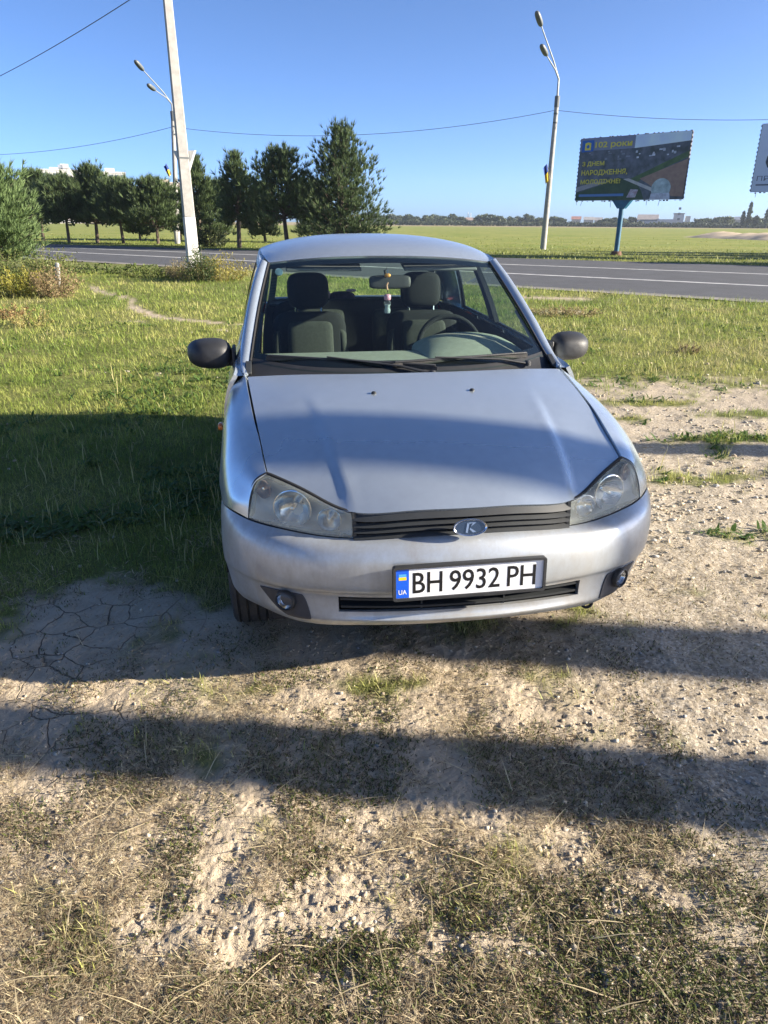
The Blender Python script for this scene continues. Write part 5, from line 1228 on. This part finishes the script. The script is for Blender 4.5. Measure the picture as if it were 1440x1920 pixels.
poly1([(e_, e_), (.66, e_), (.62, .16), (.56, .30), (.40, .36), (.30, .28), (e_, .12)], 1, print_mat('print_dark_green', (.035, .06, .035), (.02, .04, .025), 2.5), 'print_meadow')
poly1([(e_, .14), (.30, .29), (.20, .31), (e_, .22)], 2, print_mat('print_grey', (.20, .20, .21), (.15, .15, .16), 3), 'print_street')
poly1([(.50, .32), (1-e_, .72), (1-e_, .63), (.66, .36), (.58, .28)], 1, print_mat('print_green', (.06, .10, .04), (.035, .06, .03), 3), 'print_hedge')
poly1([(.60, .33), (1-e_, .60), (1-e_, .04), (.90, .05), (.74, .18)], 2, print_mat('print_ploughed', (.20, .135, .10), (.15, .10, .08), 4), 'print_field')
poly1([(.45, .33), (.50, .34), (.74, .17), (.72, .13)], 3, print_mat('print_road', (.30, .29, .27), (.24, .23, .22), 4), 'print_road')
PBW = print_mat('print_white_blocks', (.36, .38, .42), (.22, .24, .27), 6); rs = np.random.default_rng(12)
for i in range(26):
    fx = .50+.45*rs.random(); fz = .58+.5*(fx-.5)*.45+.20*rs.random(); a = .012+.02*rs.random(); b = .015+.03*rs.random()
    if fz+b < .80: poly1([(fx, fz), (fx+a, fz+.003), (fx+a, fz+b), (fx, fz+b)], 3, PBW, 'print_building')
for i in range(12):
    fx = .08+.42*rs.random(); fz = .60+.16*rs.random(); a = .015+.03*rs.random(); b = .01+.03*rs.random(); poly1([(fx, fz), (fx+a, fz), (fx+a, fz+b), (fx, fz+b)], 2, print_mat('print_dim_blocks', (.15, .16, .19), (.10, .11, .13), 6) if i == 0 else bpy.data.materials['print_dim_blocks'], 'print_building')
poly1([(.80+.085*math.cos(t)*1.0, .17+.155*math.sin(t)) for t in np.linspace(0, 2*math.pi, 26)[:-1]], 4, print_mat('print_dome', (.30, .36, .36), (.16, .20, .20), 3), 'print_dome')
poly1([(.71, .0+e_), (.89, e_), (.88, .10), (.72, .10)], 5, print_mat('print_dome_wall', (.34, .36, .40), (.22, .22, .25), 5), 'print_dome_wall')
poly1([(.50, .04), (.58, .04), (.60, .16), (.53, .17)], 4, print_mat('print_church', (.30, .30, .34), (.20, .14, .16), 8), 'print_church')
BBY = mat('print_yellow', (.70, .60, .08), .7); BBB = mat('print_blue', (.02, .12, .42), .7); BBLB = mat('print_light_blue', (.10, .22, .46), .7)
poly1([(.02, .78), (.135, .79), (.135, .965), (.02, .965)], 5, BBB, 'emblem_square')
poly1([(.05, .81), (.108, .81), (.108, .92), (.079, .935), (.05, .92)], 6, BBY, 'emblem_shield')
poly1([(.069, .84), (.089, .84), (.094, .875), (.079, .90), (.064, .875)], 7, BBB, 'emblem_mark')
bb_text(bb1, '102 роки', *S(.150, .815), .345*w1_, .115*B1H, BBY, 7, .018)
bb_text(bb1, 'З ДНЕМ', *S(.040, .545), .215*w1_, .085*B1H, BBY, 7, .02)
bb_text(bb1, 'НАРОДЖЕННЯ,', *S(.040, .395), .44*w1_, .10*B1H, BBY, 7, .02)
bb_text(bb1, 'МОЛОДІЖНЕ!', *S(.040, .255), .385*w1_, .088*B1H, BBY, 7, .02)
poly1([(.035, .065), (.47, .065), (.47, .105), (.035, .105)], 6, BBLB, 'print_caption_strip')
# the second billboard, cut by the right edge
q = at_range(1407, 360, 44.9); dx = (c1r-c1l).normalized(); bb2, w2_ = billboard((q.x, q.y), (q.x+dx.x*6.15, q.y+dx.y*6.15), 3.22, 3.15, 'billboard', 'pale grey billboard with a dark figure, cut off by the right edge', .5)
S2 = lambda fx, fz: (fx*w2_, 3.22+fz*3.15)
def poly2(pts, layer, m_, nm): return flatpoly(bb2, [S2(*p) for p in pts], layer, m_, nm)
poly2([(e_, e_), (1-e_, e_), (1-e_, 1-e_), (e_, 1-e_)], 0, print_mat('print_pale_grey', (.36, .40, .47), (.33, .37, .44), 1), 'print_background')
poly2([(.15, .26), (.155, .40), (.125, .35), (.10, .36), (.08, .44), (.085, .52), (.11, .62), (.14, .71), (.20, .755), (.205, .80), (.19, .84), (.192, .90), (.21, .94), (.24, .94), (.258, .90), (.26, .84), (.245, .80), (.25, .755), (.31, .71), (.34, .62), (.365, .52), (.37, .44), (.35, .36), (.325, .35), (.295, .40), (.30, .26)], 1, print_mat('print_figure', (.03, .035, .045), (.06, .07, .08), 8), 'print_figure')
bb_text(bb2, 'ПРО', *S2(.035, .165), .15*w2_, .075*3.15, mat('print_text_grey', (.16, .18, .23), .7), 2, .0)
poly2([(.035, .095), (.42, .095), (.42, .118), (.035, .118)], 2, bpy.data.materials['print_text_grey'], 'print_caption_strip')

# ------------------------------------------------------------------ far side of the field
HOUSEW = noisy(mat('house_wall', (.60, .58, .54), .85), .4, .15); ROOFT = noisy(mat('roof_sheet', (.34, .30, .28), .8), .5, .25); SHED = noisy(mat('factory_wall', (.52, .54, .58), .8), .15, .12)
WIN = mat('window_glass', (.10, .13, .17), .15); WINF = mat('window_frame', (.6, .6, .6), .6)
def gable(t, x0, x1, d, h_, rh, wm, rm, y0=0):
    MB().add([(x0, y0, -1), (x1, y0, -1), (x1, y0+d, -1), (x0, y0+d, -1), (x0, y0, h_), (x1, y0, h_), (x1, y0+d, h_), (x0, y0+d, h_)], [(0, 1, 5, 4), (1, 2, 6, 5), (2, 3, 7, 6), (3, 0, 4, 7), (4, 5, 6, 7)]).build('wall', wm, t)
    o = .35; ym = y0+d/2; r = MB().add([(x0-o, y0-o, h_), (x1+o, y0-o, h_), (x1+o, y0+d+o, h_), (x0-o, y0+d+o, h_), (x0-o, ym, h_+rh), (x1+o, ym, h_+rh)], [(0, 1, 5, 4), (2, 3, 4, 5), (1, 2, 5), (3, 0, 4), (3, 2, 1, 0)]).build('roof', rm, t); return r
win_me = {}
def window(t, x, y, z, w, h_):
    key = (round(w, 2), round(h_, 2))
    if key not in win_me:
        me1 = mesh_from('window', [(-w/2, 0, -h_/2), (w/2, 0, -h_/2), (w/2, 0, h_/2), (-w/2, 0, h_/2), (-w/2, .12, -h_/2), (w/2, .12, -h_/2), (w/2, .12, h_/2), (-w/2, .12, h_/2)], [(0, 1, 5, 4), (1, 2, 6, 5), (2, 3, 7, 6), (3, 0, 4, 7), (0, 3, 2, 1)]); me1.materials.append(WIN); win_me[key] = me1
    o = bpy.data.objects.new('window', win_me[key]); COL.objects.link(o); o.parent = t; o.location = (x, y, z); return o
# low village houses:   u of the wall's left and right end, eaves v
for i, (u0, u1, v, rm, lab) in enumerate(((1071, 1088, 411, (.40, .20, .16), 'far small house with a reddish roof, left of the billboard post'), (1094, 1112, 412, (.42, .40, .38), 'far small white house between the trees left of the billboard post'), (1114, 1128, 413, (.36, .34, .33), 'far low white house next to the billboard post'), (1338, 1362, 413, (.40, .38, .36), 'far pale shed right of the factory'), (1376, 1396, 412, (.30, .33, .38), 'far pale house left of the poplars'), (873, 886, 413, (.40, .3, .25), 'far tiny house among the trees of the field edge'))):
    D = 520; a, b = at_range(u0, 420, D), at_range(u1, 420, D); t = empty('house', (a.x, a.y, 0), math.atan2(b.y-a.y, b.x-a.x)); tag(t, lab, 'house', 'far village houses')
    w = (Vector((b.x, b.y))-Vector((a.x, a.y))).length; hh = at_range(u0, v, D).z; gable(t, 0, w, 7, max(2.6, hh), 1.8, HOUSEW, noisy(mat('roof_tile', rm, .85), .5, .25))
    for k in (.25, .7): window(t, w*k, -.06, max(2.6, hh)*.55, 1.2, 1.3)
D = 540; a = at_range(1191, 420, D); b = at_range(1312, 420, D); fac = empty('factory_building', (a.x, a.y, 0), math.atan2(b.y-a.y, b.x-a.x)); tag(fac, 'far pale factory with a square tower behind the field', 'building')
fw_ = (Vector((b.x, b.y))-Vector((a.x, a.y))).length; U_ = lambda u: (u-1191)/121*fw_; Zf = lambda u, v: at_range(u, v, D).z
gable(fac, U_(1194), U_(1233), 18, Zf(1200, 411.5), 3.2, SHED, ROOFT)
MB().box(((U_(1232)+U_(1262))/2, 9, Zf(1250, 411)/2), (U_(1262)-U_(1232)-.1, 16, Zf(1250, 411))).build('low_hall', SHED, fac)
MB().box(((U_(1262)+U_(1281))/2, 9, Zf(1270, 401)/2), (U_(1281)-U_(1262), 17, Zf(1270, 401))).build('tower', SHED, fac)
MB().box(((U_(1262)+U_(1281))/2, 9, Zf(1270, 401)+.2), (U_(1281)-U_(1262)+.8, 17.8, .5)).build('tower_roof', ROOFT, fac)
MB().box(((U_(1284)+U_(1294))/2, 9, Zf(1288, 405)/2), (U_(1293)-U_(1284), 14, Zf(1288, 405))).build('silo_block', HOUSEW, fac)
MB().box(((U_(1281)+U_(1312))/2, 4, Zf(1300, 416)/2), (U_(1312)-U_(1281.4), 5, Zf(1300, 416))).build('side_hall', HOUSEW, fac)
for k in range(5): window(fac, U_(1203)+k*U_(1197.5), -.06, 4.2, 2.2, 1.2)
for k in range(3): window(fac, U_(1271.5), .44, 5+k*3.2, 1.6, 1.4)
# long low wall and scrub that closes the field
PERI = noisy(mat('perimeter_wall', (.30, .32, .36), .85), .2, .2)
a, b = at_range(1060, 420, 505), at_range(1440, 424, 505); w_ = MB().add([(a.x, a.y, -1), (b.x, b.y, -1), (b.x, b.y, 2.0), (a.x, a.y, 2.0), (a.x, a.y+.4, -1), (b.x, b.y+.4, -1), (b.x, b.y+.4, 2.0), (a.x, a.y+.4, 2.0)], [(0, 1, 2, 3), (3, 2, 6, 7), (5, 4, 7, 6), (1, 5, 6, 2), (4, 0, 3, 7)]).build('perimeter_wall', PERI, None); tag(w_, 'long low grey wall closing the far side of the field', 'wall')
rs = np.random.default_rng(77); FT = [(702, 400), (718, 404), (735, 401), (752, 404), (768, 402), (782, 407), (800, 404), (815, 402), (832, 406), (848, 401), (862, 407), (892, 409), (906, 401), (922, 402), (936, 406), (955, 407), (972, 406), (989, 402), (1003, 411), (1016, 408), (1037, 406), (1052, 409), (1132, 411), (1150, 408), (1165, 410), (1186, 407), (1318, 409), (1326, 411), (1345, 407), (1360, 406), (1372, 409), (1394, 408), (1413, 407), (1430, 410)]
def lab_far(u):
    k = 'in the gap right of the tallest pine' if u < 790 else 'behind the car roof' if u < 900 else 'left of the right lamp post' if u < 1016 else 'between lamp post and billboard post' if u < 1160 else 'behind the factory' if u < 1320 else 'near the right edge'
    return k
cnt = {}
ordw = ['first', 'second', 'third', 'fourth', 'fifth', 'sixth', 'seventh', 'eighth', 'ninth', 'tenth', 'eleventh', 'twelfth']
for i, (u, v) in enumerate(FT):
    D = 500+60*rs.random(); p = at_range(u, 420, D); H_ = at_range(u, v, D).z; k = lab_far(u); cnt[k] = cnt.get(k, 0)+1
    broad((p.x, p.y, 0), H_, (5.0+3.2*rs.random())*(1 if H_ > 5 else .7), H_*.12, 'far tree %s, %s from the left there' % (k, ordw[cnt[k]-1]), 400+i, leaf=.95, n=520, group='trees on the far side of the field', cols=((.035, .055, .03), (.105, .125, .06)))
for i, (u, v, w, lab) in enumerate(((1402, 376, 2.0, 'tall far poplar below the grey billboard'), (1416, 404, 2.4, 'short bushy far poplar right of the tall one'), (1437, 383, 2.2, 'far poplar at the right picture edge'), (1391, 396, 1.6, 'slim far poplar left of the tall one'))):
    D = 480; p = at_range(u, 420, D); broad((p.x, p.y, 0), at_range(u, v, D).z, w, .8, lab, 460+i, 'poplar_tree', .7, 650, 'far poplars', ((.03, .05, .03), (.08, .10, .05)), .35, nl=9)
# hedge of scrub at the foot of the far trees
n = 9000; u = 640+rng.random(n)*850; D = 488+14*rng.random(n); P = np.array([at_range(a, 420, d)[:2] for a, d in zip(u, D)]); hz = 2.6*rng.random(n)**1.2*(.6+.6*fbm(u*.06, u*0, 3)); x_, y_ = P[:, 0], P[:, 1]
V, T, C = blades(x_, y_, .9+.7*rng.random(n), .9+.5*rng.random(n), rng.random(n), rng.random(n), np.array([.045, .06, .035])+0*rng.random((n, 1)), z=hz)
sc = link('far_scrub', fast_tris('far_scrub', V, T, C), LEAF); tag(sc, 'dark line of scrub along the far side of the field', 'scrub', kind='stuff')
# twin masts
for i, u in enumerate((877, 882)):
    p = at_range(u, 418, 700); o = MB().tube([(p.x, p.y, 0), (p.x, p.y, at_range(u, 399 if i else 398, 700).z)], [.5, .3], 6).build('mast', GALV, None); tag(o, 'left of the two thin far masts' if i == 0 else 'right of the two thin far masts', 'mast', 'far masts')
# heap of dry earth in the field at the right
def heap():
    c0, c1 = at_range(1312, 438, 120), at_range(1520, 446, 100); V = []; n, m_ = 60, 16; L_ = (c1-c0); L_.z = 0
    d = L_.normalized(); nrm_ = Vector((-d.y, d.x, 0)); r = np.random.default_rng(5)
    for i in range(n+1):
        f = i/n
        for j in range(m_+1):
            t = j/m_-.5; p = c0+L_*f+nrm_*(t*9); e = max(0, 1-(2*t)**2)*min(1, f*4)
            hgt = e*(.55+1.25*float(fbm(np.array([p.x*.35]), np.array([p.y*.35]), 9, 4)[0]))*.6; V.append((p.x, p.y, hgt-.08))
    F = [(i*(m_+1)+j, (i+1)*(m_+1)+j, (i+1)*(m_+1)+j+1, i*(m_+1)+j+1) for i in range(n) for j in range(m_)]
    o = MB().add(V, F).build('earth_heap', noisy(mat('dry_earth_heap', (.60, .47, .31), .95), .5, .35, bump=.6, bscale=6), None, 80); tag(o, 'long low heap of dry tan earth in the field at the right', 'earth heap')
heap()
# apartment blocks behind the pines
APT = noisy(mat('apartment_white', (.52, .51, .49), .8), .08, .08); APTC = noisy(mat('apartment_cream', (.62, .52, .42), .8), .08, .08); APTG = mat('apartment_grey', (.25, .28, .33), .8)
def block(u0, u1, vt, D, lab, m_, extra):
    a, b = at_range(u0, 420, D), at_range(u1, 420, D); t = empty('apartment_block', (a.x, a.y, 0), math.atan2(b.y-a.y, b.x-a.x)); tag(t, lab, 'building', 'apartment blocks behind the pines')
    w = (Vector((b.x, b.y))-Vector((a.x, a.y))).length; H_ = at_range(u0, vt, D).z
    MB().box((w/2, 8, H_/2-1), (w, 15, H_+2-.001)).build('wall', m_, t); MB().box((w/2, 8, H_+.3), (w+.5, 15.5, .6)).build('parapet', m_, t)
    for fx, fw2, v, mm in extra:
        zt = at_range(u0, v, D).z; MB().box((w*fx, 7, (H_+zt)/2), (w*fw2, 8, zt-H_+.3)).build('roof_house', mm, t)
    fl = int(H_/3); cols = max(4, int(w/4.2))
    for f in range(max(0, fl-6), fl):
        for c in range(cols): window(t, w*(c+.5)/cols, .44, f*3+1.7, 1.7, 1.5)
    for f in range(max(0, fl-6), fl): MB().box((w*.5/cols*3, -.3, f*3+.75), (2.6, 1.4, 1.0)).build('balcony', APTG, t)
block(89, 165, 319, 430, 'white apartment block with stepped roof behind the left pines', APT, ((.62, .20, 306, APT), (.50, .5, 313, APT), (.52, .12, 308, APTG)))
block(203, 246, 324, 430, 'white apartment block right of the stepped one', APT, ((.35, .42, 315, APT),))
block(292, 352, 343, 430, 'cream apartment block partly behind the concrete pole', APTC, ((.35, .4, 336, APTC),))
block(250, 290, 352, 450, 'low white block between the taller apartment blocks', APT, ())

# ------------------------------------------------------------------ the air over the field
HZ = bpy.data.materials.new('haze'); HZ.use_nodes = True; N = HZ.node_tree.nodes; N.remove(N['Principled BSDF'])
pv = N.new('ShaderNodeVolumePrincipled'); pv.inputs['Color'].default_value = (.72, .82, .95, 1); pv.inputs['Density'].default_value = HAZE; pv.inputs['Anisotropy'].default_value = .3
HZ.node_tree.links.new(pv.outputs[0], N['Material Output'].inputs['Volume'])
hzb = MB().box((0, 340, 19.5), (1500, 900, 41)).build('haze', HZ, None, None); tag(hzb, 'thin bluish air over the field', 'haze', kind='stuff')
